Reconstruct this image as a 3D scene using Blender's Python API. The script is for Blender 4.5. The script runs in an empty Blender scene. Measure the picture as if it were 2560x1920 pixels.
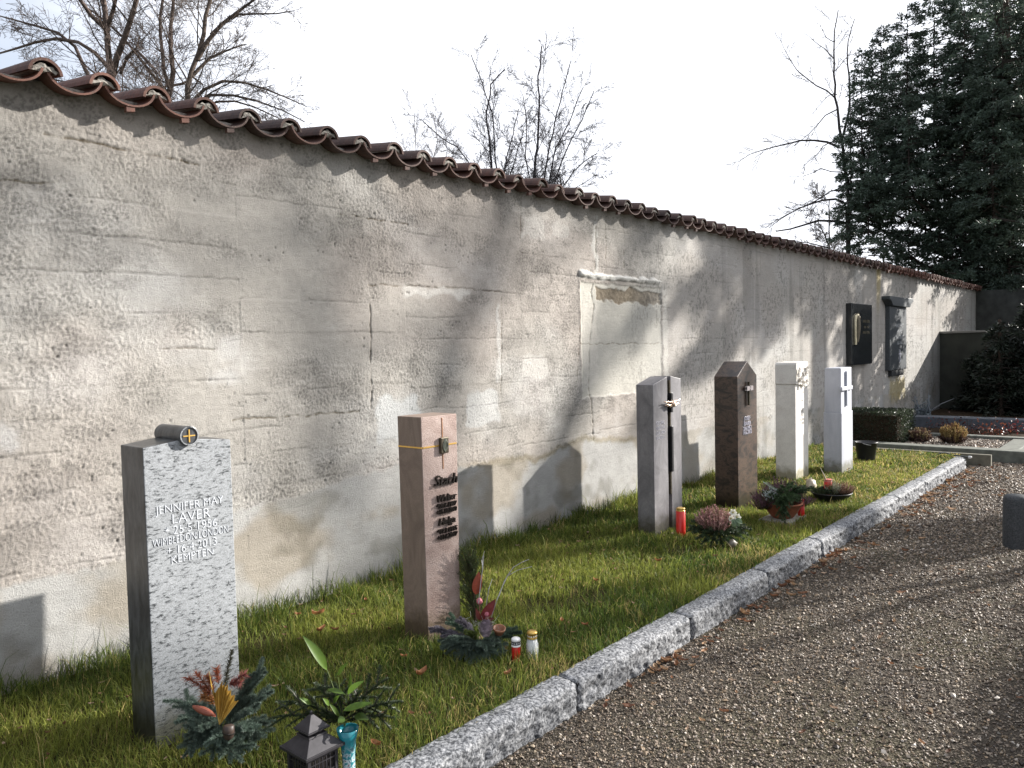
import bpy, math, random
import numpy as np
from mathutils import Vector
random.seed(7); rng = np.random.default_rng(11)
SC = bpy.context.scene; COL = SC.collection
R = math.radians

# ------------------------------------------------------------------ camera
F_PX, YAW, PITCH, ROLL, CAM_H, CAM_D = 1950.0, 40.6, 2.55, 1.3, 1.6, 4.34
_y, _p, _r = R(YAW), R(PITCH), R(ROLL)
FW = np.array([math.cos(_y)*math.cos(_p), math.sin(_y)*math.cos(_p), -math.sin(_p)])
_rt = np.array([math.sin(_y), -math.cos(_y), 0.0]); _up = np.cross(_rt, FW)
RT = math.cos(_r)*_rt - math.sin(_r)*_up
UP = math.cos(_r)*_up + math.sin(_r)*_rt
CO = np.array([0.0, -CAM_D, CAM_H])
cam = bpy.data.objects.new('camera', bpy.data.cameras.new('camera')); COL.objects.link(cam)
from mathutils import Matrix
cam.matrix_world = Matrix([[RT[0], UP[0], -FW[0], CO[0]], [RT[1], UP[1], -FW[1], CO[1]],
                           [RT[2], UP[2], -FW[2], CO[2]], [0, 0, 0, 1]])
cam.data.sensor_fit = 'HORIZONTAL'; cam.data.sensor_width = 36.0
cam.data.lens = 36.0*F_PX/2560.0
cam.data.clip_start = 0.05; cam.data.clip_end = 2000
SC.camera = cam

# ------------------------------------------------------------------ sky, sun, exposure
SUN_EL = 21.7
SUN_DIR = Vector((1.0, -0.55, 0.0)).normalized()*math.cos(R(SUN_EL)) + Vector((0, 0, math.sin(R(SUN_EL))))
W = bpy.data.worlds.new('World'); SC.world = W; W.use_nodes = True
nt = W.node_tree; nt.nodes.clear()
N = nt.nodes.new; LK = nt.links.new
sky = N('ShaderNodeTexSky'); sky.sky_type = 'NISHITA'; sky.sun_disc = False
sky.sun_elevation = R(SUN_EL); sky.sun_rotation = math.atan2(SUN_DIR.x, SUN_DIR.y)
sky.air_density = 1.0; sky.dust_density = 1.5; sky.ozone_density = 1.5
tc = N('ShaderNodeTexCoord')
mp = N('ShaderNodeMapping'); mp.inputs['Scale'].default_value = (1, 1, 2.2)
nz = N('ShaderNodeTexNoise'); nz.inputs['Scale'].default_value = 2.3; nz.inputs['Detail'].default_value = 7; nz.inputs['Roughness'].default_value = .6
LK(tc.outputs['Generated'], mp.inputs['Vector']); LK(mp.outputs['Vector'], nz.inputs['Vector'])
vd = N('ShaderNodeVectorMath'); vd.operation = 'DOT_PRODUCT'
vd.inputs[1].default_value = SUN_DIR                                              # thin white cloud towards the sun, clear sky away from it
LK(tc.outputs['Generated'], vd.inputs[0])
mr = N('ShaderNodeMapRange'); mr.inputs[1].default_value = -.15; mr.inputs[2].default_value = .32
mr.inputs[3].default_value = -.45; mr.inputs[4].default_value = .70; LK(vd.outputs['Value'], mr.inputs[0])
ad = N('ShaderNodeMath'); ad.operation = 'ADD'; LK(mr.outputs[0], ad.inputs[0]); LK(nz.outputs['Fac'], ad.inputs[1])
cr = N('ShaderNodeMapRange'); cr.interpolation_type = 'SMOOTHSTEP'
cr.inputs[1].default_value = .30; cr.inputs[2].default_value = .85; cr.inputs[3].default_value = .42; LK(ad.outputs[0], cr.inputs[0])
mx = N('ShaderNodeMix'); mx.data_type = 'RGBA'
mx.inputs['B'].default_value = (8.2, 8.4, 9.0, 1)
LK(cr.outputs[0], mx.inputs['Factor']); LK(sky.outputs[0], mx.inputs['A'])
bg = N('ShaderNodeBackground'); bg.inputs['Strength'].default_value = .07
LK(mx.outputs['Result'], bg.inputs['Color'])
ow = N('ShaderNodeOutputWorld'); LK(bg.outputs[0], ow.inputs['Surface'])
sl = bpy.data.lights.new('sun', 'SUN'); sl.energy = 5.0; sl.angle = R(.53); sl.color = (1.0, .955, .89)
sun = bpy.data.objects.new('sun', sl); COL.objects.link(sun)
sun.rotation_euler = SUN_DIR.to_track_quat('Z', 'Y').to_euler(); sun.location = (20, -10, 12)
SC.view_settings.view_transform = 'Standard'; SC.view_settings.look = 'None'
SC.view_settings.exposure = 1.30; SC.view_settings.gamma = 1.0
SC.cycles.max_bounces = 6; SC.cycles.transparent_max_bounces = 8

# ------------------------------------------------------------------ measuring helpers (photo pixel -> place)
def ray(px, py): return FW + RT*(px-1280)/F_PX - UP*(py-960)/F_PX
def at(px, py, d): return CO + ray(px, py)*d                      # at a depth
def onY(px, py, y=0.0): v = ray(px, py); return CO + v*((y-CO[1])/v[1])
def gnd(px, py, z=0.0): v = ray(px, py); return CO + v*((z-CO[2])/v[2])
def depth(p): return float((np.asarray(p)-CO) @ FW)

# ------------------------------------------------------------------ mesh helpers
def nrm(v):
    v = np.asarray(v, float); return v/(np.linalg.norm(v, axis=-1, keepdims=True)+1e-12)
class Acc:
    def __init__(s): s.V = []; s.F = []; s.C = []; s.n = 0; s.M = []
    def add(s, V, F, c=(1, 1, 1), m=0):
        V = np.asarray(V, float).reshape(-1, 3); F = np.asarray(F, int)
        s.V.append(V); s.F.append(F+s.n); s.M.append(m)
        c = np.asarray(c, float)
        s.C.append(np.broadcast_to(c, (len(V), 3)) if c.ndim == 1 else c); s.n += len(V)
    def box(s, lo, hi, c=(1, 1, 1), m=0):
        x0, y0, z0 = lo; x1, y1, z1 = hi
        s.add([(x0,y0,z0),(x1,y0,z0),(x1,y1,z0),(x0,y1,z0),(x0,y0,z1),(x1,y0,z1),(x1,y1,z1),(x0,y1,z1)],
              [(0,3,2,1),(4,5,6,7),(0,1,5,4),(1,2,6,5),(2,3,7,6),(3,0,4,7)], c, m)
    def obox(s, ctr, ax, ay, az, c=(1, 1, 1)):                       # box from half-axis vectors
        ctr, ax, ay, az = [np.asarray(q, float) for q in (ctr, ax, ay, az)]
        P = [ctr+i*ax+j*ay+k*az for k in (-1, 1) for i, j in ((-1,-1),(1,-1),(1,1),(-1,1))]
        s.add(P, [(0,3,2,1),(4,5,6,7),(0,1,5,4),(1,2,6,5),(2,3,7,6),(3,0,4,7)], c)
    def prism(s, prof, y0, y1, c=(1, 1, 1), mf=0, ms=0):               # profile in XZ (ccw seen from -Y)
        n = len(prof)
        a = [(x, y0, z) for x, z in prof]; b = [(x, y1, z) for x, z in prof]
        s.add(a, [tuple(range(n))], c, mf)
        s.add(b, [tuple(range(n))[::-1]], c, ms)
        s.add(a+b, [(i, n+i, n+(i+1) % n, (i+1) % n) for i in range(n)], c, ms)
    def tube(s, P, r, k=6, c=(1, 1, 1), cap=True):
        P = np.asarray(P, float); n = len(P); r = np.broadcast_to(np.asarray(r, float), (n,))
        T = nrm(np.gradient(P, axis=0)); ref = np.array([.31, .17, .93]) if abs(T[0][2]) < .9 else np.array([.95, .2, .1])
        A = nrm(np.cross(T, ref)); B = np.cross(T, A)
        t = np.arange(k)*2*math.pi/k
        V = (P[:, None]+r[:, None, None]*(A[:, None]*np.cos(t)[None, :, None]+B[:, None]*np.sin(t)[None, :, None])).reshape(-1, 3)
        i = np.arange(n-1)[:, None]*k; j = np.arange(k)[None]; jn = (j+1) % k
        F = np.stack([i+j, i+jn, i+k+jn, i+k+j], -1).reshape(-1, 4)
        s.add(V, F, c)
        if cap:
            s.add(V[:k], [tuple(range(k))[::-1]], c); s.add(V[-k:], [tuple(range(k))], c)
    def lathe(s, prof, ctr, n=24, axis=None, c=(1, 1, 1), sq=(1, 1), caps=True):
        ctr = np.asarray(ctr, float); m = len(prof); t = np.arange(n)*2*math.pi/n
        pr = np.array(prof, float)
        if axis is None: X, Y, Z = np.eye(3)
        else:
            Z = nrm(axis); X = nrm(np.cross(Z, [.3, .9, .1])); Y = np.cross(Z, X)
        V = ctr + (pr[:, 0, None, None]*(sq[0]*np.cos(t)[None, :, None]*X+sq[1]*np.sin(t)[None, :, None]*Y)+pr[:, 1, None, None]*Z)
        V = V.reshape(-1, 3); i = np.arange(m-1)[:, None]*n; j = np.arange(n)[None]; jn = (j+1) % n
        s.add(V, np.stack([i+j, i+jn, i+n+jn, i+n+j], -1).reshape(-1, 4), c)
        if caps and pr[0, 0] > 1e-6: s.add(V[:n], [tuple(range(n))[::-1]], c)
        if caps and pr[-1, 0] > 1e-6: s.add(V[-n:], [tuple(range(n))], c)
    def leaves(s, P, D, Nn, L, Wd, c, bend=.0):                      # diamond leaves, vectorised
        P = np.asarray(P, float); n = len(P); D = nrm(D); S_ = nrm(np.cross(D, Nn)); U = np.cross(S_, D)
        L = np.broadcast_to(L, (n,))[:, None]; Wd = np.broadcast_to(Wd, (n,))[:, None]
        V = np.stack([P, P+D*L*.45+S_*Wd+U*L*bend, P+D*L, P+D*L*.45-S_*Wd+U*L*bend], 1).reshape(-1, 3)
        c = np.asarray(c, float); C = np.repeat(np.broadcast_to(c, (n, 3)), 4, 0)
        s.add(V, np.arange(4*n).reshape(n, 4), C)
    def needles(s, P, D, L, w, c):                                   # thin triangles
        P = np.asarray(P, float); n = len(P); D = nrm(D)
        S_ = nrm(np.cross(D, rng.normal(size=(n, 3))))
        L = np.broadcast_to(L, (n,))[:, None]
        V = np.stack([P+S_*w, P-S_*w, P+D*L], 1).reshape(-1, 3)
        C = np.repeat(np.broadcast_to(np.asarray(c, float), (n, 3)), 3, 0)
        s.add(V, np.arange(3*n).reshape(n, 3), C)
    def build(s, name, mats, parent=None, org=None, smooth=False, bevel=0):
        V = np.concatenate(s.V); C = np.concatenate(s.C)
        if org is None: org = parent['org'] if parent is not None else (0, 0, 0)
        org = np.asarray(org, float)
        me = bpy.data.meshes.new(name)
        cnt = [len(f) for f in s.F]; ks = [f.shape[1] for f in s.F]
        me.vertices.add(len(V)); me.vertices.foreach_set('co', (V-org).astype(np.float32).ravel())
        lt = np.concatenate([np.full(c, k) for c, k in zip(cnt, ks)]); ls = np.concatenate([[0], np.cumsum(lt)[:-1]])
        lv = np.concatenate([f.ravel() for f in s.F])
        me.loops.add(len(lv)); me.loops.foreach_set('vertex_index', lv.astype(np.int32))
        me.polygons.add(len(lt)); me.polygons.foreach_set('loop_start', ls.astype(np.int32))
        if not isinstance(mats, (list, tuple)): mats = [mats]
        for m in mats: me.materials.append(m)
        me.polygons.foreach_set('material_index', np.concatenate([np.full(c, m) for c, m in zip(cnt, s.M)]).astype(np.int32))
        me.polygons.foreach_set('use_smooth', np.full(len(lt), smooth))
        me.update(calc_edges=True); me.validate()
        ca = me.color_attributes.new('tint', 'FLOAT_COLOR', 'POINT')
        if len(me.vertices) == len(C): ca.data.foreach_set('color', np.c_[C, np.ones(len(C))].astype(np.float32).ravel())
        o = bpy.data.objects.new(name, me); COL.objects.link(o)
        if parent is not None: o.parent = parent
        else: o.location = org
        if bevel:
            b = o.modifiers.new('bevel', 'BEVEL'); b.width = bevel; b.segments = 2; b.limit_method = 'ANGLE'; b.angle_limit = R(40)
            w = o.modifiers.new('weld', 'WELD'); w.merge_threshold = .0002
            while o.modifiers[0] != w: o.modifiers.move(1, 0)
        return o
def tag(o, label=None, cat=None, group=None, kind=None):
    for k, v in (('label', label), ('category', cat), ('group', group), ('kind', kind)):
        if v: o[k] = v
    return o
def thing(name, label, cat, org, group=None):
    o = bpy.data.objects.new(name, None); COL.objects.link(o); o.location = org; o.empty_display_size = .1
    o['org'] = [float(q) for q in org]
    return tag(o, label, cat, group)

# ------------------------------------------------------------------ numpy noise
def _h(ix, iy, s):
    n = ix.astype(np.int32).view(np.uint32)*np.uint32(374761393)+iy.astype(np.int32).view(np.uint32)*np.uint32(668265263)+np.uint32(s*974634 & 0xffffffff)
    n = (n ^ (n >> np.uint32(13)))*np.uint32(1274126177)
    n = (n ^ (n >> np.uint32(15)))*np.uint32(2246822519)
    return (n ^ (n >> np.uint32(16))).astype(np.float32)*np.float32(1/4294967295.0)
def vn(x, y, s=0):
    x = np.asarray(x, np.float32); y = np.asarray(y, np.float32)
    ix, iy = np.floor(x), np.floor(y); fx, fy = x-ix, y-iy
    fx = fx*fx*(3-2*fx); fy = fy*fy*(3-2*fy)
    a, b, c, d = _h(ix, iy, s), _h(ix+1, iy, s), _h(ix, iy+1, s), _h(ix+1, iy+1, s)
    return a+(b-a)*fx+(c-a)*fy+(a-b-c+d)*fx*fy
def fbm(x, y, o=4, s=0):
    t = 0; a = .5; n = 0
    for i in range(o): t = t+a*vn(x, y, s+i*17); n += a; x, y, a = x*2.03+3.1, y*2.03+1.7, a*.5
    return t/n
def worley(x, y, s=0):
    x = np.asarray(x, np.float32); y = np.asarray(y, np.float32)
    ix, iy = np.floor(x), np.floor(y); d = np.full(x.shape, 9.0)
    for i in (-1, 0, 1):
        for j in (-1, 0, 1):
            px, py = ix+i+_h(ix+i, iy+j, s), iy+j+_h(ix+i, iy+j, s+5)
            d = np.minimum(d, (x-px)**2+(y-py)**2)
    return np.sqrt(d)
def sst(a, b, x): t = np.clip((x-a)/(b-a), 0, 1); return t*t*(3-2*t)

# ------------------------------------------------------------------ materials
def mat(name):
    m = bpy.data.materials.new(name); m.use_nodes = True; t = m.node_tree
    return m, t, t.nodes['Principled BSDF']
def tex(t, kind, scale, detail=4, rough=.55, dist=0, stretch=(1, 1, 1), rot=(0, 0, 0), coord='Object'):
    c = t.nodes.new('ShaderNodeTexCoord'); mp = t.nodes.new('ShaderNodeMapping')
    mp.inputs['Scale'].default_value = stretch; mp.inputs['Rotation'].default_value = rot
    t.links.new(c.outputs[coord], mp.inputs['Vector'])
    n = t.nodes.new(kind)
    if 'Scale' in n.inputs: n.inputs['Scale'].default_value = scale
    if kind == 'ShaderNodeTexNoise':
        n.inputs['Detail'].default_value = detail; n.inputs['Roughness'].default_value = rough; n.inputs['Distortion'].default_value = dist
    t.links.new(mp.outputs['Vector'], n.inputs['Vector'])
    return n
def ramp(t, src, stops):
    r = t.nodes.new('ShaderNodeValToRGB'); e = r.color_ramp.elements
    while len(e) < len(stops): e.new(.5)
    for k, (p, c) in zip(e, stops): k.position = p; k.color = (*c, 1) if len(c) == 3 else c
    t.links.new(src, r.inputs[0]); return r
def mixc(t, a, b, f=.5, mode='MIX'):
    m = t.nodes.new('ShaderNodeMix'); m.data_type = 'RGBA'; m.blend_type = mode
    for s, v in (('A', a), ('B', b)):
        if isinstance(v, tuple): m.inputs[s].default_value = (*v, 1)
        else: t.links.new(v, m.inputs[s])
    if isinstance(f, (int, float)): m.inputs['Factor'].default_value = f
    else: t.links.new(f, m.inputs['Factor'])
    return m.outputs['Result']
def bump(t, b, h, strength=.3, dist=.01, prev=None):
    n = t.nodes.new('ShaderNodeBump'); n.inputs['Strength'].default_value = strength; n.inputs['Distance'].default_value = dist
    t.links.new(h, n.inputs['Height'])
    if prev is not None: t.links.new(prev.outputs[0], n.inputs['Normal'])
    t.links.new(n.outputs[0], b.inputs['Normal']); return n
def attr(t, name='tint'):
    a = t.nodes.new('ShaderNodeAttribute'); a.attribute_name = name; return a.outputs['Color']
def plain(name, c, rough=.6, var=.25, scale=30, bmp=.15, bd=.002, metal=0, spec=.5, stretch=(1, 1, 1)):
    m, t, b = mat(name); n = tex(t, 'ShaderNodeTexNoise', scale, 5, stretch=stretch)
    lo = tuple(q*(1-var) for q in c); hi = tuple(min(1, q*(1+var)) for q in c)
    r = ramp(t, n.outputs['Fac'], [(.3, lo), (.7, hi)]); t.links.new(r.outputs[0], b.inputs['Base Color'])
    b.inputs['Roughness'].default_value = rough; b.inputs['Metallic'].default_value = metal
    b.inputs['Specular IOR Level'].default_value = spec
    if bmp: bump(t, b, n.outputs['Fac'], bmp, bd)
    return m
def tinted(name, rough=.6, trans=0, spec=.3, var=.2, scale=40):
    """colour from each piece's own tint"""
    m, t, b = mat(name); c = attr(t)
    n = tex(t, 'ShaderNodeTexNoise', scale, 3)
    r = ramp(t, n.outputs['Fac'], [(.3, (1-var,)*3), (.7, (1+var*.5,)*3)])
    c = mixc(t, c, r.outputs[0], 1.0, 'MULTIPLY')
    t.links.new(c, b.inputs['Base Color']); b.inputs['Roughness'].default_value = rough
    b.inputs['Specular IOR Level'].default_value = spec
    if trans:
        tr = t.nodes.new('ShaderNodeBsdfTranslucent'); t.links.new(c, tr.inputs['Color'])
        ms = t.nodes.new('ShaderNodeMixShader'); ms.inputs[0].default_value = trans
        t.links.new(b.outputs[0], ms.inputs[1]); t.links.new(tr.outputs[0], ms.inputs[2])
        t.links.new(ms.outputs[0], t.nodes['Material Output'].inputs['Surface'])
    return m
M_grass = tinted('grass_blades', .55, .5, .25, .1)
M_leaf = tinted('leaf', .45, .3, .4)
M_needle = tinted('needles', .5, .25, .4)
M_dryleaf = tinted('dry_leaf', .6, .25, .3)
M_petal = tinted('petals', .5, .3, .3, .1)
M_bark = tinted('bark', .9, 0, .1, .45, 14)
M_pebble = tinted('pebbles', .6, 0, .35, .3, 120)
M_tint = tinted('painted', .5, 0, .4, .12)
M_bronze = plain('bronze', (.10, .085, .06), .45, .4, 60, .2, .002, .7)
M_gold = plain('gilding', (.75, .47, .12), .35, .1, 30, .05, .001, .6)
M_soil = plain('soil', (.04, .029, .02), .95, .4, 18, .6, .02, spec=.04)

# ================================================================== THE SETTING
# ---- ground and path
PATH_Z = -.15
m, t, b = mat('gravel_ground')
n1 = tex(t, 'ShaderNodeTexNoise', 1.1, 5); n2 = tex(t, 'ShaderNodeTexVoronoi', 75); n3 = tex(t, 'ShaderNodeTexNoise', 160, 3)
c = ramp(t, n3.outputs['Fac'], [(.3, (.025, .021, .017)), (.55, (.075, .063, .05)), (.75, (.17, .15, .125))]).outputs[0]
moss = ramp(t, n1.outputs['Fac'], [(.48, (0, 0, 0)), (.70, (.3, .3, .3))]).outputs[0]
c = mixc(t, c, (.075, .072, .03), moss)
t.links.new(c, b.inputs['Base Color']); b.inputs['Roughness'].default_value = .9; b.inputs['Specular IOR Level'].default_value = .08
bb = bump(t, b, n2.outputs['Distance'], .9, .012); bump(t, b, n3.outputs['Fac'], .5, .006, bb)
M_gravel = m
A = Acc(); A.add([(-300, -300, PATH_Z-.02), (300, -300, PATH_Z-.02), (300, 300, PATH_Z-.02), (-300, 300, PATH_Z-.02)], [(0, 1, 2, 3)])
tag(A.build('ground', plain('field', (.055, .06, .025), .95, .4, .8, .3, .05)), kind='structure')
A = Acc(); gx, gy = np.meshgrid(np.linspace(-3, 26, 240), np.linspace(-12, -2.05, 90))
gz = PATH_Z + .012*(fbm(gx*1.3, gy*1.3, 3, 4)-.5)
nx, ny = gx.shape[1], gx.shape[0]
idx = np.arange(nx*ny).reshape(ny, nx)
Fq = lambda idx: np.stack([idx[:-1, :-1], idx[:-1, 1:], idx[1:, 1:], idx[1:, :-1]], -1).reshape(-1, 4)
A.add(np.stack([gx, gy, gz], -1), Fq(idx)); tag(A.build('gravel_path', M_gravel, smooth=True), kind='structure')

STONE_BOX = [(1.40, 1.83, -1.15, -.93), (2.90, 3.21, -1.2, -.98), (5.74, 6.26, -.98, -.8), (7.13, 7.62, -1.1, -.85), (9.05, 9.5, -.95, -.68), (9.8, 10.33, -1.22, -.98),
             (6.75, 7.18, -1.74, -1.45)]
# ---- lawn soil
LX0, LX1, LY0 = -2.0, 12.25, -2.05
A = Acc(); gx, gy = np.meshgrid(np.linspace(LX0, LX1, 160), np.linspace(LY0, .04, 40))
gz = -.03 + .02*(fbm(gx*2, gy*2, 3, 9)-.5)
idx = np.arange(gx.size).reshape(gx.shape); A.add(np.stack([gx, gy, gz], -1), Fq(idx))
tag(A.build('lawn_soil', plain('lawn_earth', (.034, .030, .013), .95, .5, 9, .5, .02, spec=.03), smooth=True), kind='structure')

# ---- wall: one cast concrete face with roughcast, board marks, cracks and repair patches
L = [-3.0]
while L[-1] < 25.0:
    x = L[-1]; L.append(x + (.05 if x < .7 else .006*max(1, (x/4))**1.5 if x < 17 else .06))
XS = np.array(L); ZS = np.linspace(-.08, 2.99, 440)
X, Z = np.meshgrid(XS, ZS)
wx = X+.05*(fbm(X*6, Z*6, 3, 50)-.5); wz = Z+.05*(fbm(X*6, Z*6, 3, 60)-.5)
def wp(pts, ox, oy, s): return [(lambda q: (q[0], q[2]))(onY(ox+x/s, oy+y/s)) for x, y in pts]
C3 = lambda *p: wp(p, 850, 450, 2.212)
C4 = lambda *p: wp(p, 0, 400, 2.212)
C1 = lambda *p: wp(p, 250, 1000, 3.318)
CL = lambda *p: wp(p, 0, 1300, 2.676)
def pline(pts, jit=.012, s=0):
    """distance to a polyline"""
    d = np.full(X.shape, 9.0); x_ = X+jit*2*(fbm(X*14, Z*14, 3, s)-.5); z_ = Z+jit*2*(fbm(X*14, Z*14, 3, s+9)-.5)
    for (a, b_), (c_, d_) in zip(pts[:-1], pts[1:]):
        i0, i1 = np.searchsorted(XS, [min(a, c_)-.2, max(a, c_)+.2])
        if i1 <= i0: continue
        xx, zz = x_[:, i0:i1], z_[:, i0:i1]; vx, vz = c_-a, d_-b_; l2 = vx*vx+vz*vz+1e-9
        tt = np.clip(((xx-a)*vx+(zz-b_)*vz)/l2, 0, 1)
        d[:, i0:i1] = np.minimum(d[:, i0:i1], np.hypot(xx-a-tt*vx, zz-b_-tt*vz))
    return d
def rect(x0, x1, z0, z1, soft=.02, jit=.03, s=0):
    jx = jit*2*(fbm(X*9, Z*9, 4, s)-.5); jz = jit*2*(fbm(X*9, Z*9, 4, s+7)-.5)
    a = X+jx; b_ = Z+jz
    return sst(x0-soft, x0+soft, a)*sst(-x1-soft, -x1+soft, -a)*sst(z0-soft, z0+soft, b_)*sst(-z1-soft, -z1+soft, -b_)
# masks
big = fbm(X*.8+3, Z*1.5, 4, 21); med = fbm(X*2.6, Z*4.5, 4, 31)
rough = sst(.36, .62, .55*big+.45*med+.05)
band_pts = CL((-900, 470), (0, 410), (350, 340), (620, 290), (820, 250)) + C1((1110, 920), (1300, 840), (1480, 815)) + C3((330, 1560), (650, 1590), (950, 1540), (1090, 1545), (1330, 1430), (1640, 1440)) + [(7.4, .62), (9, .62), (13, .58), (25.3, .58)]
bx = [p[0] for p in band_pts]; bz = [p[1] for p in band_pts]
order = np.argsort(bx); bandz = np.interp(X, np.array(bx)[order], np.array(bz)[order]) + .06*(fbm(X*5, Z*2, 3, 77)-.5) + .05*(fbm(X*22, Z*12, 3, 79)-.5)
plinth = sst(.0, .03, bandz-Z)
(px0, pz1), (px1, pz0) = C3((1328, 560), (1785, 1160))
panel = rect(px0, px1, pz0, pz1, .012, .02, 3)
(rx0, rz1), (rx1, rz0) = C3((172, 585), (893, 1210))
rough = rough*(1-.9*plinth)*(1-.95*panel)
rough *= 1-.75*sst(7.0, 8.6, X)
# displacement (m, + towards the viewer)
scale_fade = np.clip(1.6-X/14, .35, 1)
w1 = worley(wx/.021, wz/.019, 1); w2 = worley(wx/.0125, wz/.0115, 2)
patchy = sst(.3, .7, fbm(X*7, Z*8, 3, 91))
D = rough*scale_fade*(.0044*(w1-.45)*(.15+1.2*patchy)+.0044*(w2-.45)+.0066*(fbm(X*85, Z*88, 2, 12)-.5))
D += (1-rough)*(.0036*(fbm(X*40, Z*48, 3, 13)-.5)+.0016*(fbm(X*9, Z*110, 2, 14)-.5))*(1-.5*plinth)
D += .010*(fbm(X*1.5, Z*2.2, 3, 15)-.5)+.006*(fbm(X*6, Z*7, 3, 16)-.5)
tintc = np.zeros(X.shape+(3,))
pit = worley(X/.085, Z/.075, 8); pitr = _h(np.floor(X/.085), np.floor(Z/.075), 88)
pits = sst(.14, .05, pit)*sst(.45, .6, fbm(X*3, Z*3, 3, 41))*(1-.8*plinth)*(1-.7*panel)*sst(.46, .62, fbm(X*9+5, Z*9, 3, 43))
D -= .006*pits*scale_fade
# board marks, per cast bay
bays = [-9, C4((1310, 400))[0][0]-1.8, C4((1310, 400))[0][0], C3((360, 600))[0][0], C3((995, 500))[0][0], C3((1415, 300))[0][0], 7.05, 8.9, 10.9, 13.2, 15.6, 18.3, 20.7, 99]
groove = np.zeros(X.shape)
for i, (a, b_) in enumerate(zip(bays[:-1], bays[1:])):
    rr = random.Random(i*7+1); z = .52+rr.random()*.1; lv = []
    while z < 2.95: lv.append(z); z += rr.uniform(.15, .23)
    mk = (X >= a) & (X < b_)
    for k, (zl, zn) in enumerate(zip(lv, lv[1:]+[9])):
        dz = np.abs(Z-zl-.026*(fbm(X*2.2, X*0+zl*9, 4, 5+k)-.5)*2-.010*(vn(X*19, X*0+zl*5, 6+k)-.5))
        br = sst(.40, .62, vn(X*3.5, X*0+zl*31+i, 7))*(.35+.65*vn(X*38, X*0+zl*57, 8))
        groove += mk*sst(.009, .001, dz)*br*(1-.7*plinth)*(1-panel)*(1-.6*pits)
        D += mk*sst(zl-.004, zl+.004, Z)*sst(-zn-.004, -zn+.004, -Z)*rr.uniform(-.0015, .0015)*(1-panel)
    if i and b_ < 90: groove = np.maximum(groove, .22*sst(.010, .002, np.abs(X-b_-.03*(fbm(X*0+i, Z*4, 3, 3)-.5)))*sst(.45, .7, vn(X*0+i*3.7, Z*9, 2)))
D -= .0048*groove*np.clip(1.5-X/14, .4, 1)
# cracks, seams and repairs read off the photo
lines = [(C3((1410, 545), (1395, 620), (1405, 700), (1390, 850), (1380, 960), (1375, 1100), (1390, 1240), (1400, 1440)), .009, .012, .5),
         (C3((170, 690), (172, 900), (175, 1270)), .006, .008, .45), (C3((893, 650), (893, 1210)), .004, .006, .6),
         (C3((160, 580), (400, 588), (880, 612)), .006, .005, .4), (C3((1325, 908), (1780, 905)), .006, .005, .55),
         (C3((1415, 190), (1415, 500)), .012, .006, .7), (C3((1470, 200), (1472, 480)), .006, .006, .5), (C3((1570, 230), (1570, 490)), .006, .006, .5),
         (C3((1328, 620), (1326, 900), (1310, 1100)), .006, .006, .6), (C3((1780, 640), (1782, 1090)), .006, .006, .6),
         (C4((0, 108), (400, 130)), .008, .006, .5), (C4((1290, 1440), (1650, 1415), (1990, 1388)), .008, .005, .5),
         (C4((880, 1046), (1200, 1044)), .006, .005, .5), (C3((1000, 130), (1000, 320)), .006, .005, .5), (C3((0, 185), (380, 245)), .007, .006, .5)]
lines.append((C4((250, -145), (700, -60), (1100, 30)), .009, .007, .5))
for k, (pt_, w_, dp, dk) in enumerate(lines):
    d = pline(pt_, .016, 100+k*3); g = sst(w_*1.3, w_*.2, d)*(.25+.75*sst(.3, .6, vn(X*26, Z*26, 60+k)))
    D -= dp*g; tintc -= (g*.16)[..., None]*dk*2*np.array([1, 1, 1])
d = pline(C4((130, 352), (400, 337), (640, 405), (700, 432), (960, 500)), .012, 140); D += .0045*sst(.016, .002, d)*sst(.25, .6, vn(X*11, Z*11, 141)); 
# scar of the removed monument: mortar ledge, rough strip, flat panel
(lx0, lz1), (lx1, lz0) = C3((1325, 505), (1765, 580))
ledge = rect(lx0, lx1, lz0, lz1, .012, .035, 5)
D += ledge*(.035*(1-np.abs((Z-lz0)/(lz1-lz0)-.6))*(.6+.6*fbm(X*16, Z*16, 3, 6)))
(sx0, sz1), (sx1, sz0) = C3((1420, 590), (1782, 690))
strip = rect(sx0, sx1, sz0, sz1, .01, .05, 6)*(1-ledge)
D -= strip*(.010+.012*(fbm(X*40, Z*40, 3, 61)-.5))
D -= panel*.010
D += .012*rect(*[C3((1328, 500))[0][0]-.03, C3((1328, 500))[0][0]+.01], pz0, pz1, .01, .02, 8)*.5
# base colours
base = np.array([.338, .319, .290]); light = np.array([.41, .398, .378]); warm = np.array([.300, .272, .230]); cool = np.array([.36, .354, .340])
blot = fbm(X*1.1+9, Z*1.8, 4, 23); fine = fbm(X*22, Z*26, 3, 24)
Cc = base + (light-base)*(sst(.42, .68, blot)*(1-.5*rough))[..., None]
Cc = Cc*(1-.22*rough[..., None]*sst(.45, .7, fbm(X*5, Z*6, 3, 25))[..., None])
pinkish = sst(.45, .65, fbm(X*.7+1, Z*.9+4, 3, 27))[..., None]; Cc = Cc*(1+pinkish*np.array([.025, -.012, -.02]))
Cc = Cc*(.9+.2*fine[..., None])*(1-.36*(rough*sst(.50, .30, w1*.6+.4*w2)*sst(.4, .6, fbm(X*12, Z*14, 2, 26)))[..., None])
pb = warm + (cool-warm)*sst(.38, .60, fbm(X*2.2, Z*2.6, 4, 28))[..., None]
pb = pb*(.86+.28*fbm(X*7, Z*9, 4, 80))[..., None]; pb = pb*(1-.30*(sst(.50, .74, fbm(X*4+2, Z*5, 3, 29))*sst(.05, .3, bandz-Z+.25))[..., None]*np.array([1, 1.02, 1.1]))
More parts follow.
